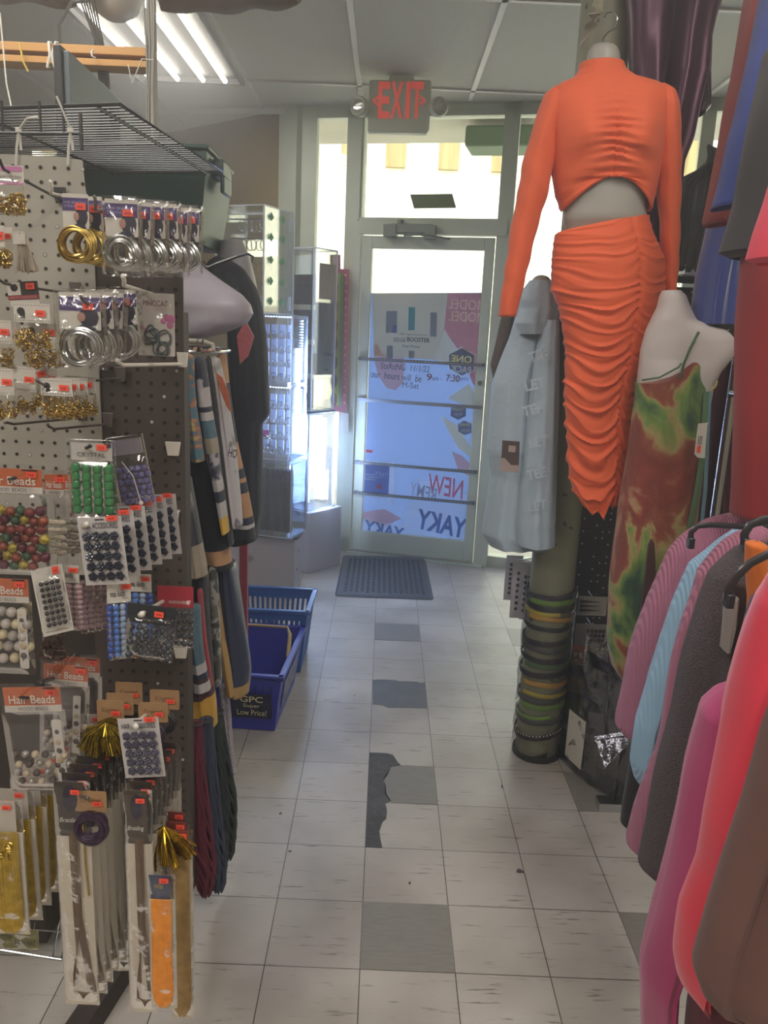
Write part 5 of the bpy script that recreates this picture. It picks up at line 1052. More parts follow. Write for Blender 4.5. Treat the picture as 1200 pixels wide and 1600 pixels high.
area('led_glow', TD @ V((-.03, .13, .7)), .05, .5, 6, (.5, .66, 1), (PI/2, 0, RZ2-PI/2))
area('led_glow', T1 @ V((.03, .15, 1.1)), .04, .55, 10, (.5, .66, 1), (PI/2, 0, -.30+PI/2))
area('led_glow', T1 @ V((-.02, .02, 1.17)), .02, .7, 5, (.5, .66, 1), (PI/2, 0, -.30-PI/2-.5))
# beaded border poster
r = thing('bead_poster', 'pink bordered poster with yellow scalloped beads beside the door frame', 'poster', P(533, 645, 5.0)); Yp = 5.12
def PP(u, v): q = P(u, v, Yp); return (q.x, q.z)
b = MB(); b.prism([PP(516, 398), PP(532, 398), PP(532, 420), PP(546, 421), PP(541, 645), PP(519, 642)], Yp, Yp+.006); build('sheet', b, mat('poster_pink', '9E5565', .6), r, smooth=False)
b = MB(); b.prism([PP(518, 424), PP(535, 428), PP(532, 634), PP(520, 632)], Yp-.002, Yp); build('yellow_panel', b, mat('poster_yellow', 'A9A04E', .6), r, smooth=False)
b = MB(); b.prism([PP(532, 426), PP(537, 430), PP(533, 636), PP(529, 634)], Yp-.003, Yp-.001); build('green_edge', b, mat('poster_green', '5E8E54', .6), r, smooth=False)
for k in range(7):
    q = P(523-.2*k, 450+29*k, Yp-.003); b = MB(); b.sphere((q.x, Yp-.003, q.z), (.022, .002, .045), 12, 6); build('scallop', b, mat('poster_brown', '75503C', .6), r)
for k in range(17):
    q = P(541-.2*k, 430+12.5*k, Yp-.003); b = MB(); b.sphere((q.x, Yp-.003, q.z), (.008, .002, .009), 8, 4); build('dot', b, mat('poster_dot', 'C98A6E', .6), r)
b = MB(); q = P(538, 662, 5.1); b.box((q.x, 5.12, q.z), (.05, .004, .13)); solo('paper_notice', b, cardw, 'small white paper below the bead poster', 'paper', smooth=False)
# ================================================================== BASKETS, MAT
blue = mat('basket_blue', '2E35A6', .4, spec=.5, var=.05); blue2 = mat('basket_light_blue', '2F5FA8', .4, var=.05)
def basket(label, c, w_, d_, h_, rz, m, bw=.78, slots=True, handle=None):
    r = thing('shopping_basket', label, 'shopping basket', (c[0], c[1], 0), rz=rz); T = WM[r]; t = .004
    bt = [(-w_/2*bw, -d_/2*.86), (w_/2*bw, -d_/2*.86), (w_/2*bw, d_/2*.86), (-w_/2*bw, d_/2*.86)]; tp = [(-w_/2, -d_/2), (w_/2, -d_/2), (w_/2, d_/2), (-w_/2, d_/2)]
    for i in range(4):
        j = (i+1) % 4; A0, B0, A1, B1 = V((*bt[i], .005)), V((*bt[j], .005)), V((*tp[i], h_)), V((*tp[j], h_)); b = MB()
        inn = ((A0+B0+A1+B1)/4); nrm = (B0-A0).cross(A1-A0).normalized()
        def quad(a0, a1, z0, z1):
            f = lambda s, z: (A0.lerp(B0, s)).lerp(A1.lerp(B1, s), z)
            ps = [f(a0, z0), f(a1, z0), f(a1, z1), f(a0, z1)]; b.add([p for p in ps]+[p-nrm*t for p in ps], [(0, 1, 2, 3), (7, 6, 5, 4), (0, 4, 5, 1), (1, 5, 6, 2), (2, 6, 7, 3), (3, 7, 4, 0)], 0, T)
        if slots:
            L_ = (B1-A1).length; n = int(L_/.026); quad(0, .06, 0, 1); quad(.94, 1, 0, 1); quad(.06, .94, 0, .12); quad(.06, .94, .5, .56); quad(.06, .94, .86, 1)
            for k in range(n): s0 = .06+.88*k/n; quad(s0, s0+.5*.88/n, .12, .5); quad(s0, s0+.5*.88/n, .56, .86)
            quad(.93, .94, 0, 1)
        else: quad(0, 1, 0, 1)
        build('wall', b, m, r, smooth=False)
    b = MB(); b.box((0, 0, .006), (w_*bw, d_*.86, .006), T)
    build('bottom', b, m, r, smooth=False)
    b = MB(); q = [T @ V((x*1.03, y*1.03, h_)) for x, y in tp]; b.tube([q[0], q[1], q[2], q[3]], .009, 8, True); 
    for i in range(4):
        a_, c2 = V((*tp[i], h_+.004)), V((*tp[(i+1) % 4], h_+.004)); mid = (a_+c2)/2; L_ = (c2-a_).length; an = math.atan2((c2-a_).y, (c2-a_).x); b.box(mid, (L_+.02, .022, .01), T @ Matrix.Translation(mid) @ Matrix.Rotation(an, 4, 'Z') @ Matrix.Translation(-mid))
    build('rim', b, m, r, bev=.002)
    if handle:
        for s, lean in ((-1, handle[0]), (1, handle[1])):
            b = MB(); X = w_/2*.93; pts = [(X, s*.02-.04, h_), (X-.01, s*.02+lean*.6-.04, h_+handle[2]*.85), (X-.03, s*.02+lean-.04, h_+handle[2]), (-X+.03, s*.02+lean-.04, h_+handle[2]), (-X+.01, s*.02+lean*.6-.04, h_+handle[2]*.85), (-X, s*.02-.04, h_)]
            b.tube([T @ V(p) for p in pts], .006, 8); build('handle', b, mat('handle_tan', 'A98E5E', .45), r)
    return r, T
bk1, TB1 = basket('dark blue shopping basket with tan handles and a price sticker on its front', (-.50, 2.93), .36, .50, .235, -.06, blue, .84, False, (.16, .12, .06))
b = MB(); Tf = TB1 @ Matrix.Translation((.07, -.238, .115)) @ Matrix.Rotation(-.15*0+.145, 4, 'X'); b.box((0, -.006, 0), (.15, .002, .105), Tf); build('sticker', b, mat('sticker_navy', '14183A', .5), bk1, smooth=False)
b = MB(); word(b, 'GPC', 0, .03, .085, .026, -.0085, M=Tf, off=.015); word(b, 'Super', 0, .0, .062, .021, -.0085, M=Tf); word(b, 'Low Price!', 0, -.028, .11, .024, -.0085, M=Tf); build('lettering', b, mat('sticker_gold', 'D6CFA0', .5), bk1, smooth=False)
b = MB(); Ts = TB1 @ Matrix.Translation((.165, .0, .12)) @ Matrix.Rotation(.12, 4, 'Y'); b.box((.004, 0, 0), (.002, .3, .11), Ts); build('sticker', b, mat('side_sticker', '6A6E8E', .5, var=.4, vs=30), bk1, smooth=False)
for k in range(11): b = MB(); b.box((-.14+.028*k, -.243+.0, .175), (.006, .003, .04), TB1); build('slot', b, mat('basket_slot', '1C2170', .5), bk1, smooth=False)
basket('lighter blue slotted shopping basket behind the dark blue one', (-.47, 3.36), .36, .30, .29, -.02, blue2, .84, True)
mt = mat('rubber_mat', '4A4E58', .6, bump=.2)
r = thing('door_mat', 'dark grey rubber door mat with rows of holes', 'door mat', (.04, 4.67, 0)); q = [Z(523, 932, 0), Z(678, 938, 0), Z(664, 873, 0), Z(536, 869, 0)]
def rr_(pts, rad=.03, n=5):
    out = []
    for i in range(4):
        p, a, c_ = pts[i], pts[i-1], pts[(i+1) % 4]; s0 = p+(a-p).normalized()*rad; s1 = p+(c_-p).normalized()*rad
        for k in range(n+1): t = k/n; out.append(s0.lerp(p, t).lerp(p.lerp(s1, t), t))
    return out
o = rr_(q); n = len(o); cc = (q[0]+q[1]+q[2]+q[3])/4; b = MB(); top = [p.lerp(cc, .035)+V((0, 0, .012)) for p in o]
b.add([p+V((0, 0, .002)) for p in o]+top, [tuple(range(n, 2*n))]+[(k, (k+1) % n, (k+1) % n+n, k+n) for k in range(n)]); build('pad', b, mt, r)
b = MB()
for i in range(15):
    for j in range(22):
        s, t = .1+.8*i/14, .08+.84*(j+.5*(i % 2))/22; p = q[0].lerp(q[1], s).lerp(q[3].lerp(q[2], s), t)+V((0, 0, .0135)); b.box(p, (.018, .012, .002))
build('hole_rows', b, mat('mat_hole', '23252B', .8), r, smooth=False, kind='stuff')
# ================================================================== RIGHT SIDE
pil = patt('pillar_paint', '8C8D78', '8A8B76', 5, .5, rough=.55, c3='8F907C'); 
def speck():
    m = mat('pillar_grey_green', '85866F', .5, var=.1, vs=5); t = m.node_tree; N = t.nodes.new; L = t.links.new; b = t.nodes['Principled BSDF']; tc = N('ShaderNodeTexCoord')
    nz = N('ShaderNodeTexNoise'); nz.inputs['Scale'].default_value = 22; nz.inputs['Detail'].default_value = 5; L(tc.outputs['Object'], nz.inputs[0]); rp = N('ShaderNodeValToRGB'); e = rp.color_ramp.elements
    e[0].position = .68; e[0].color = (*hx('85866F'), 1); e[1].position = .70; e[1].color = (*hx('3E3D33'), 1); L(nz.outputs[0], rp.inputs[0]); L(rp.outputs[0], b.inputs['Base Color']); return m
PC = V((.612, 2.64, 0)); PR_ = .077
b = MB(); b.lathe([(PR_, 0), (PR_, 1.3), (PR_, CEIL)], c=PC, n=40); o = struct('trim_5', b, speck()); 
b = MB(); q = P(915, 8, 2.5); b.box((PC.x, PC.y, 2.56), (.22, .2, .06)); solo('pillar_clamp', b, mat('clamp', '5B5F4E', .5), 'dark green-grey clamp round the top of the pillar', 'clamp', bev=.006)
def bandz(v): return P(850, v, 2.55).z
bmats = dict(k=mat('band_black', '2A292D', .5, bump=.3, bs=80), g=mat('band_green', '6F9440', .45), y=mat('band_yellow', 'B9A83C', .45), o=mat('band_orange', 'BE9440', .45), d=mat('band_dgreen', '46603C', .5), p=mat('band_braid', '3A3345', .5, bump=.8, bs=120), s=mat('band_grey', '4E4F50', .4))
names = dict(k='black', g='lime green', y='yellow', o='orange-yellow', d='dark green', p='dark braided', s='grey')
for i, (v, c_, tl, az, th, half) in enumerate(((934, 'p', .10, .3, .007, 0), (944, 'g', .03, 0, .007, 1), (953, 'k', .05, 2, .007, 0), (962, 'y', .03, 0, .006, 2), (970, 'o', -.02, 0, .006, 1), (984, 'k', .06, 1, .006, 0), (1006, 'k', .1, .5, .007, 0), (1018, 's', .05, 2, .008, 0), (1034, 'k', .05, 1, .007, 0), (1044, 'd', .03, 0, .007, 1), (1056, 'k', .12, .3, .008, 0), (1073, 'o', .01, 0, .007, 1), (1090, 'y', .0, 0, .006, 1), (1097, 's', .1, .4, .007, 0), (1108, 'g', .06, .3, .007, 1), (1124, 'g', .18, .1, .006, 2), (1130, 's', .1, .4, .008, 0), (1152, 'k', .22, .35, .008, 0), (1182, 'k', .45, .2, .008, 2), (1198, 'k', .1, .5, .009, 0))):
    z = bandz(v); r = thing('headband', '%s headband wrapped round the pillar, %s' % (names[c_], ['topmost', 'second from the top', 'third from the top', 'fourth from the top', 'fifth from the top', 'sixth from the top', 'seventh from the top', 'eighth from the top', 'ninth from the top', 'tenth from the top', 'tenth from the bottom', 'ninth from the bottom', 'eighth from the bottom', 'seventh from the bottom', 'sixth from the bottom', 'fifth from the bottom', 'fourth from the bottom', 'third from the bottom, with pearls', 'slanting second from the bottom', 'lowest, at the floor'][i]), 'headband', (PC.x, PC.y, max(0, z-.01)), 'headbands wrapped round the pillar')
    a0, a1 = (0, 2*PI) if half == 0 else (-PI*.85, -PI*.05) if half == 1 else (-PI*1.05, -PI*.42)
    th *= 1.35; b = MB(); R_ = PR_+th*.55; n = 40; pts = []
    for k in range(n+(0 if half == 0 else 1)):
        a = a0+(a1-a0)*k/n; zz = max(.012, z+tl*R_*math.cos(a-az-PI)*-1+.001*math.sin(5*a+i)); pts.append((PC.x+R_*math.cos(a), PC.y+R_*math.sin(a), zz))
    vs = []; 
    for k, p in enumerate(pts):
        a = a0+(a1-a0)*k/n; ro = V((math.cos(a), math.sin(a), 0)); 
        for (dr_, dz) in ((0, -th*.8), (.003, -th), (.0045, -th*.5), (.0045, th*.5), (.003, th), (0, th*.8)): vs.append(V(p)+ro*dr_+V((0, 0, dz)))
    N_ = len(pts); fs = []
    for k in range(N_ if half == 0 else N_-1):
        for j in range(6): fs.append((k*6+j, ((k+1) % N_)*6+j, ((k+1) % N_)*6+(j+1) % 6, k*6+(j+1) % 6))
    b.add(vs, fs); build('band', b, bmats[c_], r)
    if i == 17:
        b = MB()
        for k in range(22): a = -PI*.98+PI*.93*k/21; b.sphere((PC.x+(R_+.006)*math.cos(a), PC.y+(R_+.006)*math.sin(a), z+.008+tl*R_*math.cos(a-az-PI)*-1), .0032, 8, 6)
        build('pearls', b, mat('pearl', 'B5ADA4', .2, coat=.6), r)
for i, (v0, v1) in enumerate(((930, 1040), (1050, 1120), (1125, 1200))):
    b = MB(); z1, z0 = bandz(v0), max(.02, bandz(v1)); b.grid(lambda a, c_: (PC.x+(PR_+.014+.006*noise.noise(V((a*9, c_*7, i))))*math.cos(a*2*PI), PC.y+(PR_+.014+.006*noise.noise(V((a*9, c_*7, i))))*math.sin(a*2*PI), z0+(z1-z0)*c_), 40, 12)
    solo('plastic_wrap', b, clear('wrap_film', (.95, .95, .93), .02, .15, .8, 30), 'clear plastic wrap round the headbands, %s piece' % ('upper', 'middle', 'lowest')[i], 'plastic wrap')
# ---------------------------------------------------------------- orange outfit on hanging form
YO = 2.25
fm = form('torso_form', 'pale headless torso form wearing the orange outfit, hung on the pillar', [(71, 926, 960, .05), (78, 920, 966, .08), (92, 917, 969, .09), (112, 917, 969, .09), (130, 895, 995, .1), (145, 866, 1036, .12), (200, 864, 1028, .15), (290, 878, 1012, .14), (325, 882, 1008, .14), (345, 880, 1012, .14), (358, 884, 1008, .11), (375, 884, 1012, .11), (420, 884, 1012, .11), (475, 894, 1008, .11)], YO, .16, mat('form_beige', '9E9A92', .5, var=.03), n=60)
b = MB(); b.tube([P(943, 74, YO), P(942, 60, YO), P(950, 50, YO), P(962, 44, YO), P(965, 28, YO), P(958, 18, YO), P(948, 20, YO), P(944, 28, YO)], .0022, 8); build('hook', b, chrome, fm)
b = MB()
random.seed(5)
for k in range(7): b.tube([P(935+random.uniform(-8, 10), -10, YO+.1), P(925+k*3, 8+k*2, YO+.08), P(938-k*3, 22, YO+.09), P(915+k*3, 38, YO+.12), P(912-k, 55+3*k, YO+.16)], .0022, 6)
solo('tangled_cord', b, mat('cord_tan', 'A19B86', .6), 'tangled pale cord knotted at the top of the pillar above the torso form', 'cord')
orc = mat('orange_jersey', 'DB5C30', .75, sheen=.12, bump=.12, bs=240)
def top_fn(p, ph, t, nr, X, Q, v):
    d = abs(X-.0); fr = max(0, -Q)
    s = p.z*330+8*d+2.5*noise.noise(V((p.x*12, p.z*22, 3)))
    if v > 150:
        a = .0042*math.exp(-(d/.3)**2)*fr*min(1, (v-150)/60)
        p = p+V((0, -1, 0))*(a*math.sin(s)-.006*math.exp(-(d/.045)**2)*fr*min(1, (v-150)/60))
        wv = math.sin(p.z*95+3.2*d+2.2*noise.noise(V((p.x*7, p.z*6, 8)))); p = p+V((0, -1, 0))*(.0042*wv*fr*math.exp(-((d-.35)/.35)**2)*min(1, (v-170)/80 if v > 170 else 0))
        for sx in (-.45, .45): p = p+V((0, -1, 0))*(.032*math.exp(-((X-sx)/.36)**2-((v-222)/42)**2)*fr)
    if v > 285: p = p+V((0, 0, 1))*((v-285)/46*.078*(1-min(1, abs(X))**1.6)); p = p+nr*(.004*math.exp(-((v-326)/5)**2))
    return p
r = thing('crop_top', 'bright orange long-sleeved crop top ruched down the front', 'top', P(945, 320, YO))
b = loft([(100, 906, 973, .10), (112, 904, 978, .11), (124, 893, 996, .12), (132, 872, 1030, .13), (142, 857, 1046, .15), (165, 850, 1051, .17), (200, 853, 1044, .18), (240, 858, 1036, .18), (265, 861, 1030, .17), (307, 867, 1022, .16), (331, 878, 1014, .16)], YO, .16, 110, 120, 5, .02, .003, 16, top_fn, cap=False, sq=2.2); build('bodice', b, orc, r, solid=.0015)
def slv(p, ph, t, nr, X, Q, v): return p+nr*(.0013*math.sin(p.z*70+3*X+3*noise.noise(V((p.x*9, p.z*9, 2))))*min(1, t*3))
b = loft([(138, 862, 880, .05), (148, 850, 884, .09), (168, 842, 884, .11), (200, 832, 874, .11), (245, 818, 866, .10), (300, 809, 857, .10), (345, 800, 843, .09), (400, 792, 829, .085), (446, 785, 818, .08), (495, 777, 807, .075)], YO, .1, 60, 40, 3, .04, .003, 12, slv, 1, cap=True); build('sleeve', b, orc, r, solid=.0015)
b = loft([(134, 1022, 1040, .05), (144, 1020, 1053, .09), (165, 1021, 1059, .11), (200, 1023, 1061, .11), (268, 1027, 1062, .10), (330, 1030, 1061, .09), (383, 1034, 1060, .085), (430, 1035, 1057, .08), (475, 1037, 1053, .075)], YO, .1, 60, 40, 3, .04, .003, 12, slv, 2, cap=True); build('sleeve', b, orc, r, solid=.0015)
def skf(p, ph, t, nr, X, Q, v):
    xs = .5-.14*min(1, t*3); fr = 1 if Q < .3 else .3
    sp = (X+1)/(xs+1) if X < xs else (1-X)/(1-xs)      # 0 at side, 1 at seam
    sag = 4*sp*(1-sp)
    side = 0 if X < xs else 3.7
    q_ = t-((.014+.022*t)*noise.noise(V((p.x*9+side, p.z*13, 5)))+sag*(.014+.05*t)+.004*side)/.78
    s = 2*PI*(33*q_-10*q_*q_); w_ = 1-abs(math.sin(s*.5))*1.6+.3*math.sin(1.63*s+1.7+X*3+side); m_ = .75+.7*noise.noise(V((p.x*11+side, p.z*17, 9)))
    amp = (.0018+.0072*min(1, t*1.3))*(1-.15*sag)*m_*(.45+.55*min(1, (1-abs(X))*4+.3))
    p = p+nr*(amp*w_)*fr
    d = abs(X-xs)
    if Q < 0: p = p+V((0, -1, 0))*(.0015*math.exp(-(d/.04)**2)*math.sin(p.z*330)-.005*math.exp(-(d/.05)**2))
    if v > 740: p = p+V((0, 0, 1))*((v-740)/60*(.03*abs(X+.25)-.012*math.cos(X*9)))
    if v < 372: p = p+V((0, 0, 1))*((372-v)/22*(X*.022))
    return p
r = thing('ruched_skirt', 'long orange ruched skirt hanging below the crop top', 'skirt', P(935, 800, YO))
b = loft([(350, 872, 1012, .145), (357, 868, 1014, .155), (378, 865, 1026, .17), (406, 862, 1037, .18), (455, 861, 1038, .18), (477, 872, 1033, .18), (520, 880, 1022, .17), (553, 884, 1012, .165), (600, 882, 998, .16), (630, 882, 991, .155), (707, 888, 985, .15), (753, 890, 984, .145), (777, 894, 974, .14), (800, 912, 958, .12)], YO, .16, 260, 150, 5, .0, .003, 10, skf, cap=True); build('skirt_body', b, orc, r)
# ---------------------------------------------------------------- velvet trousers
vel = mat('plum_velvet', '40122F', .36, metal=.4, sheen=.2, bump=.1, bs=12); vb = vel.node_tree.nodes['Principled BSDF']; vb.inputs['Sheen Tint'].default_value = (.9, .25, .55, 1); vb.inputs['Sheen Roughness'].default_value = .25
r = thing('velvet_trousers', 'plum velvet trousers hanging high behind the orange top', 'trousers', P(1045, 400, 2.5))
b = loft([(-90, 1055, 1150), (0, 1052, 1128), (24, 1050, 1121), (65, 1045, 1112), (114, 1040, 1106), (170, 1032, 1091), (219, 1022, 1082), (253, 1016, 1069), (330, 1015, 1058), (400, 1020, 1048)], 2.5, .14, 70, 72, 2, .12, .008); build('leg', b, vel, r)
b = loft([(-90, 975, 1060), (0, 978, 1054), (60, 980, 1046), (120, 984, 1038), (200, 990, 1030), (300, 996, 1022), (400, 1000, 1018)], 2.5, .14, 60, 72, 2, .12, .008, seed=2); build('leg', b, vel, r)
b = loft([(20, 1068, 1117), (65, 1072, 1111), (114, 1076, 1108), (168, 1082, 1108), (180, 1083, 1098)], 2.62, .1, 40, 48, 3, .15, .004, seed=4); build('back_hem', b, vel, r)
# ---------------------------------------------------------------- blue sweatshirt
bs_ = mat('ice_blue_fleece', 'A9BAC8', .9, sheen=.15, bump=.3, bs=45); t_ = bs_.node_tree
r = thing('sweatshirt', 'pale blue embossed sweatshirt hanging left of the pillar', 'sweatshirt', P(812, 850, 2.55))
b = loft([(446, 822, 866, .1), (465, 811, 872, .14), (490, 806, 873, .16), (530, 795, 872, .2), (570, 779, 872, .22), (600, 768, 871, .22), (650, 764, 870, .22), (700, 761, 868, .22), (740, 766, 866, .2), (800, 757, 865, .2), (833, 753, 864, .2), (852, 766, 860, .19)], 2.58, .2, 80, 72, 4, .10, .006, seed=3); build('body', b, bs_, r)
b = loft([(500, 846, 872, .08), (540, 838, 873, .1), (580, 832, 873, .12), (640, 826, 872, .14), (700, 820, 871, .15), (760, 812, 870, .15), (812, 808, 867, .15), (818, 807, 866, .145), (850, 810, 866, .14)], 2.46, .11, 70, 48, 3, .07, .005, seed=5); build('sleeve', b, bs_, r)
b = loft([(438, 828, 862, .06), (452, 818, 870, .1), (468, 812, 873, .13), (482, 815, 872, .14), (505, 806, 870, .15), (522, 812, 868, .14)], 2.50, .12, 30, 48, 3, .1, .005, seed=6); build('hood', b, bs_, r)
for (u, v, w_, h_, a) in ((841, 555, 30, 14, .35), (836, 600, 32, 14, .3), (832, 640, 30, 14, .3), (842, 690, 30, 14, .25), (838, 740, 30, 14, .25), (840, 790, 30, 14, .2)):
    q = P(u, v, 2.352); b = MB(); word(b, 'LET' if (v//45) % 2 else 'TEE', q.x, q.z, w_*.0019, h_*.0022, 2.352, ang=a, off=.02); build('embossed_letters', b, bs_, r)
b = MB(); b.sphere(P(846, 440, 2.56), (.03, .03, .02), 14, 8); build('neck_stub', b, MT['form_beige'], r)
r2 = thing('swing_tag', 'brown and cream swing tag hanging on the blue sweatshirt sleeve', 'tag', P(797, 740, 2.36)); b = MB(); b.prism([(P(u, v, 2.36).x, P(u, v, 2.36).z) for u, v in ((785, 688), (812, 690), (810, 738), (782, 736))], 2.358, 2.361); build('card', b, mat('tag_brown', '4B3F3C', .6), r2, smooth=False)
b = MB(); b.prism([(P(u, v, 2.357).x, P(u, v, 2.357).z) for u, v in ((782, 716), (789, 716), (799, 727), (811, 727), (810, 738), (782, 736))], 2.3565, 2.358); b.prism([(P(u, v, 2.357).x, P(u, v, 2.357).z) for u, v in ((795, 696), (806, 697), (805, 707), (794, 706))], 2.3565, 2.358); build('print', b, mat('tag_cream', '9E8E88', .6), r2, smooth=False)
garment('brown_scarf', 'dark brown sheer scarf hanging beside the blue sweatshirt', [(492, 784, 806), (530, 776, 802), (570, 765, 792), (590, 768, 780)], 2.7, .05, mat('brown_sheer', '5A4E4A', .6, var=.1), 'scarf', folds=3)
# ---------------------------------------------------------------- tie dye dress on white torso
YD = 2.1
f3 = form('torso_form', 'white torso form with raised shoulder wearing the tie-dye dress', [(454, 1036, 1062, .06), (462, 1032, 1070, .08), (480, 1028, 1076, .1), (500, 1018, 1086, .12), (508, 1014, 1110, .13), (516, 1010, 1134, .14), (530, 1006, 1146, .15), (545, 1002, 1148, .15), (560, 1000, 1142, .15), (580, 998, 1124, .16), (604, 996, 1112, .16), (640, 990, 1106, .16), (700, 985, 1098, .15)], YD, .15, mat('form_white', 'C4BCBA', .45, var=.02), n=60)
def tiedye():
    m = mat('tie_dye', '7A4A3A', .8, sheen=.2, bump=.15, bs=120); t = m.node_tree; N = t.nodes.new; L = t.links.new; tc = N('ShaderNodeTexCoord'); mp = N('ShaderNodeMapping'); mp.inputs['Scale'].default_value = (1, 1, .6); L(tc.outputs['Object'], mp.inputs[0])
    nz = N('ShaderNodeTexNoise'); nz.inputs['Scale'].default_value = 6; nz.inputs['Detail'].default_value = 9; nz.inputs['Distortion'].default_value = .7; L(mp.outputs[0], nz.inputs[0])
    rp = N('ShaderNodeValToRGB'); e = rp.color_ramp.elements; e[0].position = .3; e[0].color = (*hx('1E2A2A'), 1); e[1].position = .75; e[1].color = (*hx('8E9AA0'), 1)
    for p_, c_ in ((.37, '34533A'), (.43, '6E8A42'), (.47, 'A08E5C'), (.50, '8C4A34'), (.55, '7A382C'), (.60, '8A3C30'), (.65, 'A8805C')): x = e.new(p_); x.color = (*hx(c_), 1)
    L(nz.outputs[0], rp.inputs[0]); L(rp.outputs[0], t.nodes['Principled BSDF'].inputs['Base Color']); return m
td = tiedye()
def ddf(p, ph, t, nr, X, Q, v):
    if v < 650 and Q < .4: p = p+V((0, 0, 1))*((650-v)/58*(.056*math.exp(-((X-.17)/.42)**2)-.010))
    return p
tdd = r = garment('tie_dye_dress', 'rust, green and navy tie-dye slip dress with thin straps', [(592, 995, 1112, .17), (620, 992, 1110, .175), (660, 986, 1104, .175), (720, 978, 1096, .17), (780, 968, 1088, .17), (850, 960, 1085, .18), (920, 952, 1080, .18), (1000, 950, 1060, .17), (1040, 958, 1045, .16), (1064, 974, 1030, .14)], YD, .17, td, 'dress', n=80, seg=80, folds=4, fa=.05, na=.008, fn=ddf)
gb = mat('strap_green', '4E6A4C', .7)
b = MB(); b.tube([P(1063, 592, 2.02), P(1068, 570, 2.01), P(1078, 545, 2.01), P(1090, 522, 2.02), P(1098, 509, 2.06), P(1104, 508, 2.12)], .0035, 8, flat=.5); build('strap', b, gb, r)
b = MB(); b.tube([P(1108, 612, 2.03), P(1118, 604, 2.03), P(1120, 596, 2.06), P(1114, 590, 2.1)], .003, 8); build('strap', b, td, r)
b = MB(); b.tube([P(1003, 594, 2.02), P(1030, 590, 2.0), P(1060, 574, 2.0), P(1064, 568, 2.01)], .0028, 6); build('neck_trim', b, gb, r)
for i, (u0, u1, w_) in enumerate(((1104, 1078, .008), (1109, 1096, .005))):
    b = MB(); b.tube([P(u0, 612, 2.02), P(u0-4, 700, 2.01), P((u0+u1)/2, 760, 2.01), P(u1, 826, 2.01)], w_, 6, flat=.25); build('ribbon', b, gb if i == 0 else mat('strap_blue', '5C7C86', .7), r)
r2 = thing('swing_tag', 'white swing tag with orange sticker on the tie-dye dress', 'tag', P(1098, 715, 1.97)); b = MB(); b.prism([(P(u, v, 1.97).x, P(u, v, 1.97).z) for u, v in ((1091, 662), (1107, 660), (1105, 664), (1101, 716), (1090, 715), (1085, 709))], 1.969, 1.971); build('card', b, mat('card_white', 'C9C4BA', .6), r2, smooth=False)
b = MB(); q = P(1092, 702, 1.968); b.box((q.x, 1.9685, q.z), (.009, .001, .018)); build('price_sticker', b, stk, r2, smooth=False); b = MB(); q = P(1094, 688, 1.968)
for k in range(3): b.box((q.x-.004+.004*k, 1.9685, q.z), (.0012, .001, .022))
build('print', b, inkd, r2, smooth=False)
# dark slit by the dress, put in as a flat brown piece
b = MB(); b.prism([(P(u, v, 1.95).x, P(u, v, 1.95).z) for u, v in ((1018, 842), (1022, 850), (1024, 900), (1016, 950), (1004, 975), (1000, 960), (1008, 900), (1013, 852))], 1.945, 1.955); build('dark_slit', b, mat('slit_brown', '4A2C2A', .7), tdd, label='pointed dark piece put in for a slit')
# ---------------------------------------------------------------- back panel, shelf, wig
bp_ = thing('pegboard', 'dark perforated panel standing behind the tie-dye dress and skirt', 'pegboard', (1.3, 3.0, 0)); xl, xr = P(885, 800, 3.0).x, 2.5
b = MB(); b.box(((xl+xr)/2, 3.0, .86), (xr-xl, .02, 1.66)); b.box(((xl+xr)/2, 3.1, .03), (xr-xl, .3, .06)); build('board', b, mat('panel_dark', '2B2725', .6), bp_, smooth=False)
b = MB()
for i in range(34):
    for k in range(62):
        if (i*5+k*3) % 7 < 3 or i % 4 == 3: continue
        x, z = xl+.02+i*.0254, .15+k*.0254; b.box((x, 2.989, z), (.005, .002, .005))
build('peg_holes', b, mat('hole_pale', 'C8C4BC', .6), bp_, smooth=False, kind='stuff')
gw = thing('grid_panel', 'black wire grid panel standing beside the pillar', 'grid panel', (P(905, 1020, 2.85).x, 2.85, 0)); b = MB(); gx0, gx1 = P(893, 900, 2.85).x, P(893, 900, 2.85).x+.42
for k in range(6): x = gx0+k*.084; b.tube([(x, 2.85, .02), (x, 2.85, 1.62)], .0025, 6)
for k in range(20): b.tube([(gx0, 2.847, .05+k*.084), (gx1, 2.847, .05+k*.084)], .0025, 6)
build('wires', b, mat('grid_black', '1E1D1F', .4), gw)
ws = thing('wire_shelf', 'black wire shelf holding the lidded box at upper right', 'wire shelf', (1.1, 2.85, 1.70)); b = MB()
for k in range(7): b.tube([(xl+.12, 2.72+k*.045, 1.705), (xr, 2.72+k*.045, 1.705)], .002, 6)
b.tube([(xl+.12, 2.71, 1.735), (xr, 2.71, 1.735)], .003, 6); b.tube([(xl+.12, 2.71, 1.705), (xl+.12, 2.99, 1.705)], .003, 6)
build('wires', b, MT['grid_black'], ws)
q = P(1088, 402, 2.82); r = thing('lidded_box', 'clear plastic box with purple lid on the wire shelf', 'storage box', (q.x, 2.84, 1.71)); b = MB(); b.box((q.x+.03, 2.84, 1.745), (.15, .12, .06)); build('tub', b, mat('frosty', 'A6A2B4', .3, alpha=.85), r, bev=.006); b = MB(); b.box((q.x+.03, 2.84, 1.778), (.16, .13, .01)); build('lid', b, mat('lid_purple', '5B4C8E', .4), r, bev=.003)
wg = thing('wig_form', 'beige mannequin shoulder under a long black wig on the wire shelf', 'wig', P(1095, 395, 2.9))
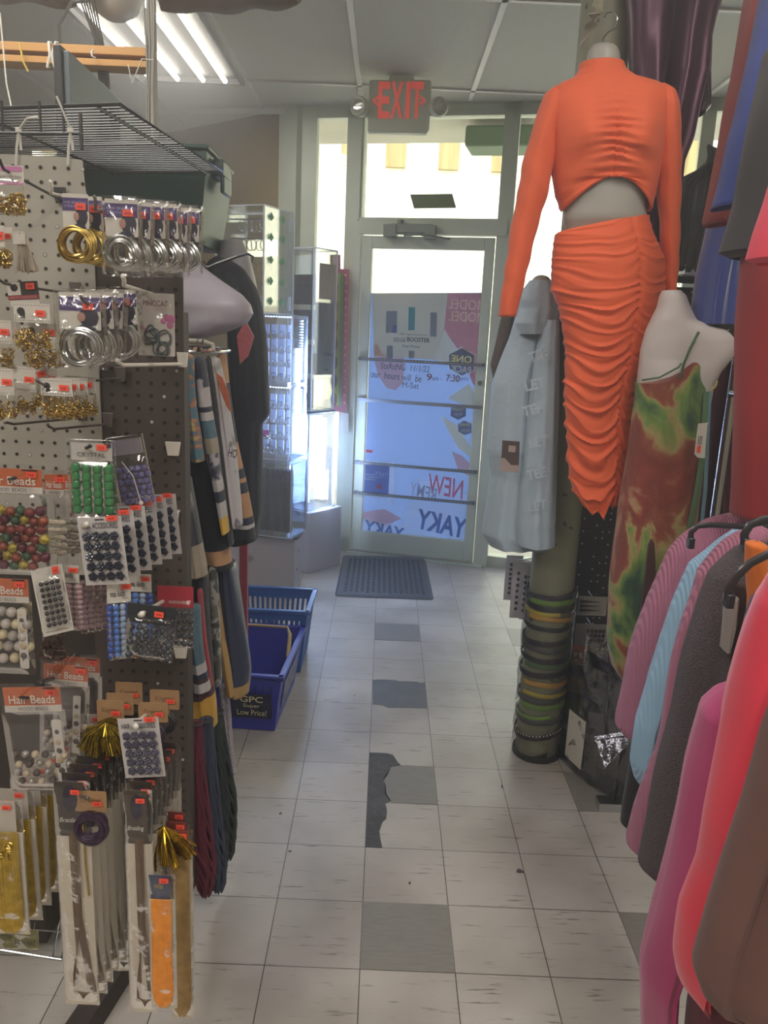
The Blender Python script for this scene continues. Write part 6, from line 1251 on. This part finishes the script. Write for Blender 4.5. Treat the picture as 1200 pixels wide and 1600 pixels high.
b = loft([(235, 1118, 1150, .05), (262, 1092, 1160, .1), (315, 1094, 1160, .12), (340, 1086, 1160, .14), (392, 1082, 1160, .14)], 2.9, .14, 30, 36, 0, 0, .002); build('shoulder', b, mat('beige_form', '8B8058', .6), wg)
b = MB(); random.seed(9)
for k in range(110):
    t = k/109; u0 = 1128+22*math.sin(k*2.1); a = -1+2*t; b.tube([P(u0, 232+4*math.sin(k), 2.8), P(1105+60*t+4*math.sin(k*3), 240+20*abs(a), 2.76+.05*math.sin(k*1.7)), P(1068+90*t, 285+8*math.sin(k*5), 2.76), P(1060+85*t+3*math.sin(k*7), 350, 2.77), P(1052+66*t+3*math.sin(k*4), 405+20*math.sin(k*1.3), 2.78)], .0055, 5)
build('hair', b, mat('wig_black', '2B2A2C', .45, var=.3, vs=40), wg)
# packs on the grid panel beside the pillar
for i, (u0, v0, u1, v1, what, c1) in enumerate(((905, 932, 950, 962, 'white card with dark zigzag clips on the grid panel', 'A6A09A'), (900, 975, 950, 1010, 'grey card with a black square of studs on the grid panel', '8C8884'), (896, 1008, 922, 1040, 'orange and white pack low on the grid panel', 'B0653E'), (924, 1006, 952, 1036, 'cream dotted card low on the grid panel', 'A89C88'))):
    r, w_, h_ = mk('card_pack', what, 'hair accessory pack', u0, v0, u1, v1, 2.78, 'card packs on the grid panel'); flat('card', r, 0, -h_/2, w_, h_, mat('cp%d' % i, c1, .6))
    b = MB()
    if i == 0: [b.prism([(-w_*.45+w_*.02*0, -h_*(.2+.22*k)), (w_*.25, -h_*(.27+.22*k)), (-w_*.45, -h_*(.36+.22*k))], -.004, -.001) for k in range(3)]
    elif i == 1: [b.box((w_*(-.1+.12*a), -.003, -h_*(.3+.2*c_)), (w_*.09, .004, h_*.15)) for a in range(5) for c_ in range(3)]
    else: [b.sphere((w_*random.uniform(-.35, .35), -.003, -h_*random.uniform(.2, .8)), (.006, .002, .006), 8, 5) for k in range(6)]
    build('contents', b, inkd if i < 2 else inkw, r, True); b = MB(); b.tube([(0, -.006, -.006), (0, .075, -.004)], .002, 6); build('peg', b, hgrey, r, True); bag(r, w_, h_, 0, .012)
# black wrapped hair packs on the floor
bpm = mat('hair_pack_black', '26242A', .3, coat=.6, var=.5, vs=25, bump=.4, bs=18)
for i in range(6):
    q = Z(925+8*i, 1255+8*i, 0); x = .735+.043*i; y = 2.52-.058*i; r = thing('hair_pack', 'black plastic-wrapped hair pack standing on the floor by the pillar, %s from the pillar' % ('first', 'second', 'third', 'fourth', 'fifth', 'sixth')[i], 'hair pack', (x, y, 0), 'black wrapped hair packs by the pillar', rz=-1.22-.03*i, ry=0)
    hh = .36+.035*((i*2) % 3); b = MB(); s_ = i
    for sd in (-1, 1):
        b.grid(lambda a, c_, sd=sd: ((a-.5)*.24, sd*.012*min(1, 5*min(a, 1-a)+.1)*(1+.7*noise.noise(V((a*5, c_*7, s_+sd))))-.0*sd, .004+c_*hh), 18, 24)
    build('hair_filling', b, bpm, r, True)
    b = MB()
    for sd in (-1, 1):
        b.grid(lambda a, c_, sd=sd: ((a-.5)*.26+.004*noise.noise(V((c_*9, s_, sd))), sd*.018*min(1, 5*min(a, 1-a))*(1+.9*noise.noise(V((a*6, c_*9, s_+sd+4)))), .002+c_*(hh+.06)), 18, 24)
    build('plastic_sleeve', b, clear('pack_film', (.9, .9, .92), .16, .14, 1, 22), r, True)
    if i % 2 == 0: b = MB(); b.box((.0, -.02, hh*.35), (.1, .002, hh*.5)); build('white_card', b, cardw, r, True)
q = P(958, 1150, 2.02); r = thing('foil_envelope', 'embossed silver foil envelope jutting out below the pink sleeve', 'foil pack', q)
b = MB(); pts = [P(928, 1151, 2.05), P(992, 1140, 2.02), P(992, 1152, 1.98), P(944, 1202, 1.98)]
def ff(a, c_):
    p = pts[0].lerp(pts[1], a).lerp(pts[3].lerp(pts[2], a), c_); return p+V((0, -.006*math.sin(PI*a)*math.sin(PI*c_)-.003*noise.noise(p*90), 0))
b.grid(ff, 26, 26); build('foil', b, mat('foil', 'A9AAB6', .22, metal=1, bump=1, bs=45), r, solid=.002)
b = MB(); b.tube([P(929, 1158, 2.04), P(960, 1150, 2.02), P(992, 1147, 2.0)], .0025, 6); b.ring(P(952, 1170, 1.985), .014, .002, 'Y', 20, 6); b.ring(P(952, 1170, 1.984), .006, .0015, 'Y', 14, 6); build('emboss', b, MT['foil'], r)
# dotted white packs left of pillar
for i, (u0, v0, u1, v1, Y) in enumerate(((803, 878, 832, 966, 2.8), (792, 868, 818, 938, 2.92), (818, 884, 834, 968, 2.74))):
    r, w_, h_ = mk('dotted_pack', ('white pack with two columns of black dots, front one left of the pillar', 'white pack with black dots, rear one left of the pillar', 'white dotted pack half hidden by the pillar')[i], 'hair accessory pack', u0, v0, u1, v1, Y); flat('card', r, 0, -h_*.5, w_, h_, mat('card_lilac', 'B4B0B8', .6)); b = MB(); b.sphere((0, 0, 0), (.0062, .003, .0066), 8, 6); o = build('round_pad', b, mat('pad_dark', '2E2B30', .6), r, True)
    parts_copy(o, [(w_*(-.2+.42*a), -.003, -h_*(.2+.105*c_)) for a in range(2) for c_ in range(7)], r); bag(r, w_*1.05, h_*1.05, .01, .014)
b = MB(); b.tube([P(800, 876, 2.95), P(822, 874, 2.74), P(838, 872, 2.66)], .0025, 6); solo('display_hook', b, hgrey, 'grey hook off the pillar holding the dotted packs', 'display hook')
# ---------------------------------------------------------------- garments on the upper rail
rail = thing('clothes_rail', 'two-tier chrome clothes rail at the right edge', 'clothes rail', (1.0, 1.6, 0)); b = MB()
for y in (.55, 2.3): b.tube([(1.0, y, .02), (1.0, y, 2.45)], .014, 12); b.box((1.0, y, .015), (.5, .05, .03))
b.tube([(1.0, .55, 2.43), (1.0, 2.3, 2.43)], .013, 12); b.tube([(1.0, .55, 1.36), (1.0, 2.3, 1.36)], .013, 12); build('rail', b, chrome, rail)
def cm2(n, c, **k): return mat('knit_'+n, c, k.pop('rough', .85), sheen=k.pop('sheen', .12), bump=k.pop('bump', .12), bs=k.pop('bs', 700), var=k.pop('var', .05), vs=6, **k)
G = garment
G('maroon_dress', 'dark maroon dress in shadow behind the tie-dye dress', [(520, 1118, 1175), (620, 1108, 1172), (720, 1100, 1170), (840, 1094, 1168)], 2.4, .12, cm2('maroon', '4A1F2A', sheen=.1), 'dress', folds=6, fa=.2, seg=64)
G('dark_red_sleeve', 'dark red garment sleeve hanging top right beside the blue one', [(-60, 1176, 1215), (0, 1166, 1200), (57, 1156, 1190), (114, 1147, 1178), (162, 1137, 1168), (219, 1129, 1160), (260, 1119, 1152), (301, 1110, 1146), (344, 1101, 1141), (352, 1105, 1138)], 1.95, .12, cm2('darkred', '7E2A2C'), folds=2, fa=.06)
G('royal_blue_sleeve', 'royal blue sleeve overlapping the dark red one at top right', [(-60, 1204, 1250), (0, 1192, 1235), (76, 1176, 1220), (138, 1161, 1205), (187, 1150, 1192), (219, 1140, 1182), (260, 1132, 1172), (292, 1126, 1160), (325, 1117, 1148)], 1.80, .12, cm2('royal', '2B3F86'), folds=2, fa=.06, seed=1)
G('blue_velvet_leg', 'blue velvet trouser leg below the dark red sleeve', [(330, 1112, 1165), (353, 1108, 1162), (390, 1100, 1157), (431, 1091, 1152), (479, 1083, 1146), (507, 1080, 1143)], 2.1, .12, cm2('bluevelvet', '2A3A7C', sheen=.6), folds=4, fa=.15, seed=2, seg=56)
G('black_jacket', 'black garment with wide hem covering the blue velvet leg at right', [(60, 1206, 1260), (91, 1200, 1260), (180, 1178, 1250), (260, 1161, 1240), (317, 1150, 1230), (364, 1137, 1215), (393, 1129, 1205), (402, 1150, 1200)], 1.62, .14, cm2('black', '2A2629'), folds=3, fa=.08, seed=3)
G('coral_sleeve', 'bright coral sleeve tip at the right edge above the red dress', [(240, 1222, 1270), (313, 1201, 1262), (366, 1183, 1255), (404, 1172, 1250), (411, 1190, 1245)], 1.35, .12, cm2('coral', 'E04058'), folds=2, fa=.04, seed=4)
G('red_dress', 'deep red dress hanging at the right edge above the lower hangers', [(380, 1168, 1240), (450, 1163, 1245), (550, 1157, 1250), (650, 1151, 1252), (750, 1148, 1252), (806, 1146, 1250)], 1.6, .16, cm2('red', '8E2529'), 'dress', folds=3, fa=.09, seed=5, seg=56)
# ---------------------------------------------------------------- lower rail
pinkr = rib(cm2('rosepink', 'A86A84', bump=0), 'X', 55, .3, .6); blur = rib(cm2('skyblue', '8FB4D0', bump=0), 'X', 60, .3, .4); pink2 = rib(cm2('dustypink', 'A4667E', bump=0), 'X', 55, .3, .6); char = cm2('charcoal', '54484C', bump=1, bs=330, var=.35)
char.node_tree.nodes['Noise Texture'].inputs['Scale'].default_value = 260
def row_g(name, label, rows, Y, dep, m, **k): return garment(name, label, rows, Y, dep, m, k.pop('cat', 'top'), n=60, seg=48, folds=k.pop('folds', 3), fa=k.pop('fa', .18), na=k.pop('na', .009), solid=.002, **k)
row_g('rose_rib_top', 'rose pink ribbed top, farthest from the camera on the lower rail', [(800, 1130, 1210, .05), (812, 1105, 1205, .07), (834, 1072, 1190, .09), (859, 1047, 1160, .11), (890, 1031, 1130, .12), (937, 1010, 1095, .12), (1016, 987, 1050, .11), (1080, 975, 1025, .11), (1132, 964, 1004, .10), (1146, 975, 1000, .09)], 1.72, .11, pinkr)
r = row_g('sky_blue_top', 'sky blue ribbed top between the two pink ones', [(815, 1160, 1215, .05), (828, 1142, 1205, .06), (848, 1115, 1190, .08), (882, 1078, 1160, .1), (943, 1057, 1120, .1), (985, 1044, 1100, .1), (1058, 1015, 1075, .1), (1132, 992, 1050, .1), (1189, 987, 1030, .1), (1215, 995, 1018, .09), (1228, 1004, 1014, .08)], 1.58, .1, blur)
row_g('dark_garment', 'near-black garment hanging low behind the sky blue top', [(1120, 1000, 1060), (1200, 985, 1050), (1260, 972, 1035), (1285, 970, 1025), (1296, 985, 1020)], 1.75, .1, cm2('nearblack', '1F191D'))
row_g('dusty_pink_top', 'narrow dusty pink ribbed top in front of the sky blue one', [(822, 1165, 1215, .05), (832, 1150, 1210, .06), (850, 1130, 1195, .07), (895, 1092, 1150, .08), (969, 1068, 1120, .08), (1016, 1057, 1105, .08), (1090, 1042, 1085, .09), (1165, 1025, 1070, .09), (1226, 1007, 1050, .09), (1293, 990, 1030, .09), (1318, 981, 1020, .09), (1326, 990, 1012, .08)], 1.48, .09, pink2, folds=1)
row_g('charcoal_top', 'charcoal marled knit top fourth along the lower rail', [(846, 1160, 1215, .05), (856, 1150, 1205, .07), (898, 1110, 1180, .1), (958, 1089, 1165, .12), (1029, 1068, 1155, .13), (1121, 1047, 1150, .13), (1179, 1031, 1145, .13), (1267, 1013, 1125, .13), (1350, 999, 1100, .13), (1366, 1020, 1080, .12), (1372, 1040, 1070, .11)], 1.38, .12, char, folds=2, fa=.07)
row_g('grey_blue_trousers', 'grey blue ribbed trouser leg reaching low behind the raspberry sleeve', [(1340, 1028, 1075), (1420, 1022, 1070), (1480, 1017, 1065), (1530, 1010, 1062)], 1.42, .06, rib(cm2('greyblue', '6A7E96', bump=0), 'X', 50, .3, .5), cat='trousers')
row_g('white_top', 'off-white garment glimpsed behind the black hanger', [(930, 1130, 1152), (975, 1128, 1150), (1015, 1126, 1140)], 1.3, .04, cm2('offwhite', '8E8480'))
row_g('brown_velvet_top', 'dark brown garment glimpsed beside the off-white one', [(905, 1142, 1185), (1000, 1132, 1175), (1120, 1120, 1165)], 1.34, .05, cm2('darkbrown', '3A2422'))
row_g('orange_blouse', 'orange garment strip between the two black hangers', [(846, 1166, 1200), (880, 1166, 1200), (940, 1172, 1210), (1000, 1168, 1215)], 1.25, .05, cm2('orange', 'C8661E'), folds=3, fa=.12)
row_g('purple_top', 'dark purple garment behind the scarlet sleeve', [(925, 1182, 1215), (970, 1168, 1210), (1030, 1156, 1205), (1075, 1146, 1200), (1200, 1120, 1190), (1400, 1080, 1160)], 1.16, .06, cm2('purple', '33204A'))
row_g('raspberry_top', 'raspberry pink top whose sleeve nearly reaches the floor', [(1064, 1160, 1215, .05), (1073, 1146, 1212, .07), (1090, 1120, 1205, .09), (1113, 1097, 1195, .1), (1160, 1088, 1180, .11), (1200, 1079, 1165, .11), (1260, 1068, 1150, .11), (1325, 1054, 1130, .11), (1398, 1037, 1105, .1), (1485, 1016, 1078, .1), (1526, 1008, 1062, .1), (1600, 1010, 1052, .1), (1680, 1014, 1048, .1)], 1.05, .1, cm2('raspberry', 'A8386A', sheen=.25), folds=3, fa=.2)
row_g('scarlet_top', 'scarlet top with satin sheen nearest but one to the camera', [(880, 1205, 1262, .05), (916, 1199, 1262, .08), (940, 1188, 1262, .1), (990, 1174, 1260, .12), (1082, 1149, 1250, .13), (1165, 1130, 1235, .13), (1281, 1104, 1200, .13), (1354, 1092, 1175, .13), (1427, 1069, 1145, .12), (1500, 1059, 1115, .12), (1526, 1062, 1100, .11), (1541, 1084, 1092, .1)], .98, .12, cm2('scarlet', 'D93048', sheen=.3, rough=.5), folds=3, fa=.2)
row_g('brown_blouse', 'brown garment filling the lower right corner of the rail', [(1060, 1225, 1330, .1), (1150, 1197, 1320, .13), (1252, 1171, 1310, .15), (1340, 1142, 1300, .16), (1427, 1112, 1290, .16), (1515, 1086, 1270, .16), (1545, 1094, 1255, .15), (1562, 1140, 1240, .14), (1568, 1170, 1225, .12)], .90, .15, cm2('brown', '6A4A42', sheen=.1), folds=4, fa=.2)
row_g('maroon_trousers', 'maroon trousers below the brown garment at the bottom right', [(1500, 1088, 1200), (1541, 1078, 1195), (1600, 1074, 1180), (1700, 1072, 1165)], 1.0, .12, cm2('deepmaroon', '5A2030'), cat='trousers')
hb = mat('hanger_black', '2B2B2E', .35, coat=.3)
def hanger(label, pts, Y, r0=.007, dY=.0):
    r = thing('hanger', label, 'hanger', P(pts[-1][0], pts[-1][1], Y), 'black hangers on the lower rail'); b = MB(); n = len(pts)
    b.tube([P(u, v, Y+dY*i/(n-1)) for i, (u, v) in enumerate(pts)], r0, 10, flat=.6); build('arm', b, hb, r)
    e = P(*pts[0], Y); b = MB(); b.box(e+V((0, 0, .0)), (.012, .018, .022)); build('end_clip', b, hb, r, bev=.002); return r
hanger('black clip hanger over the rose pink top', [(1079, 848), (1080, 832), (1090, 822), (1110, 820), (1160, 823), (1230, 824)], 1.5, .006)
hanger('black curved hanger under the red dress hem', [(1164, 850), (1163, 835), (1172, 820), (1190, 813), (1240, 806)], 1.35, .008)
hanger('large black curved hanger in front of the orange garment', [(1139, 938), (1139, 922), (1150, 902), (1172, 880), (1200, 866), (1250, 852)], 1.12, .007)
# ================================================================== scattering volume filling the shop, added to imitate veiling lens glare
b = MB(); pts = [(-2.98, -3.18), (RW.x+.03, -3.18), tuple((SM @ V((3.1, -.1, 0)))[:2]), tuple((SM @ V((-.4, -.1, 0)))[:2]), (-1.7, 6.1), (-2.98, 6.9)]
n = len(pts); b.add([(x, y, .003) for x, y in pts]+[(x, y, 2.78) for x, y in pts], [tuple(range(n))[::-1], tuple(range(n, 2*n))]+[(k, (k+1) % n, (k+1) % n+n, k+n) for k in range(n)])
hz = bpy.data.materials.new('glare_veil'); hz.use_nodes = True; t = hz.node_tree; t.nodes.clear(); o_ = t.nodes.new('ShaderNodeOutputMaterial'); vs_ = t.nodes.new('ShaderNodeVolumeScatter')
vs_.inputs['Density'].default_value = GLARE_VEIL; vs_.inputs['Anisotropy'].default_value = .62; vs_.inputs['Color'].default_value = (1, .99, .96, 1); t.links.new(vs_.outputs[0], o_.inputs['Volume'])
o = build('glare_veil', b, hz, smooth=False); setp(o, 'thin scattering volume added for the lens glare over the backlit shop', 'glare_veil', kind='stuff')
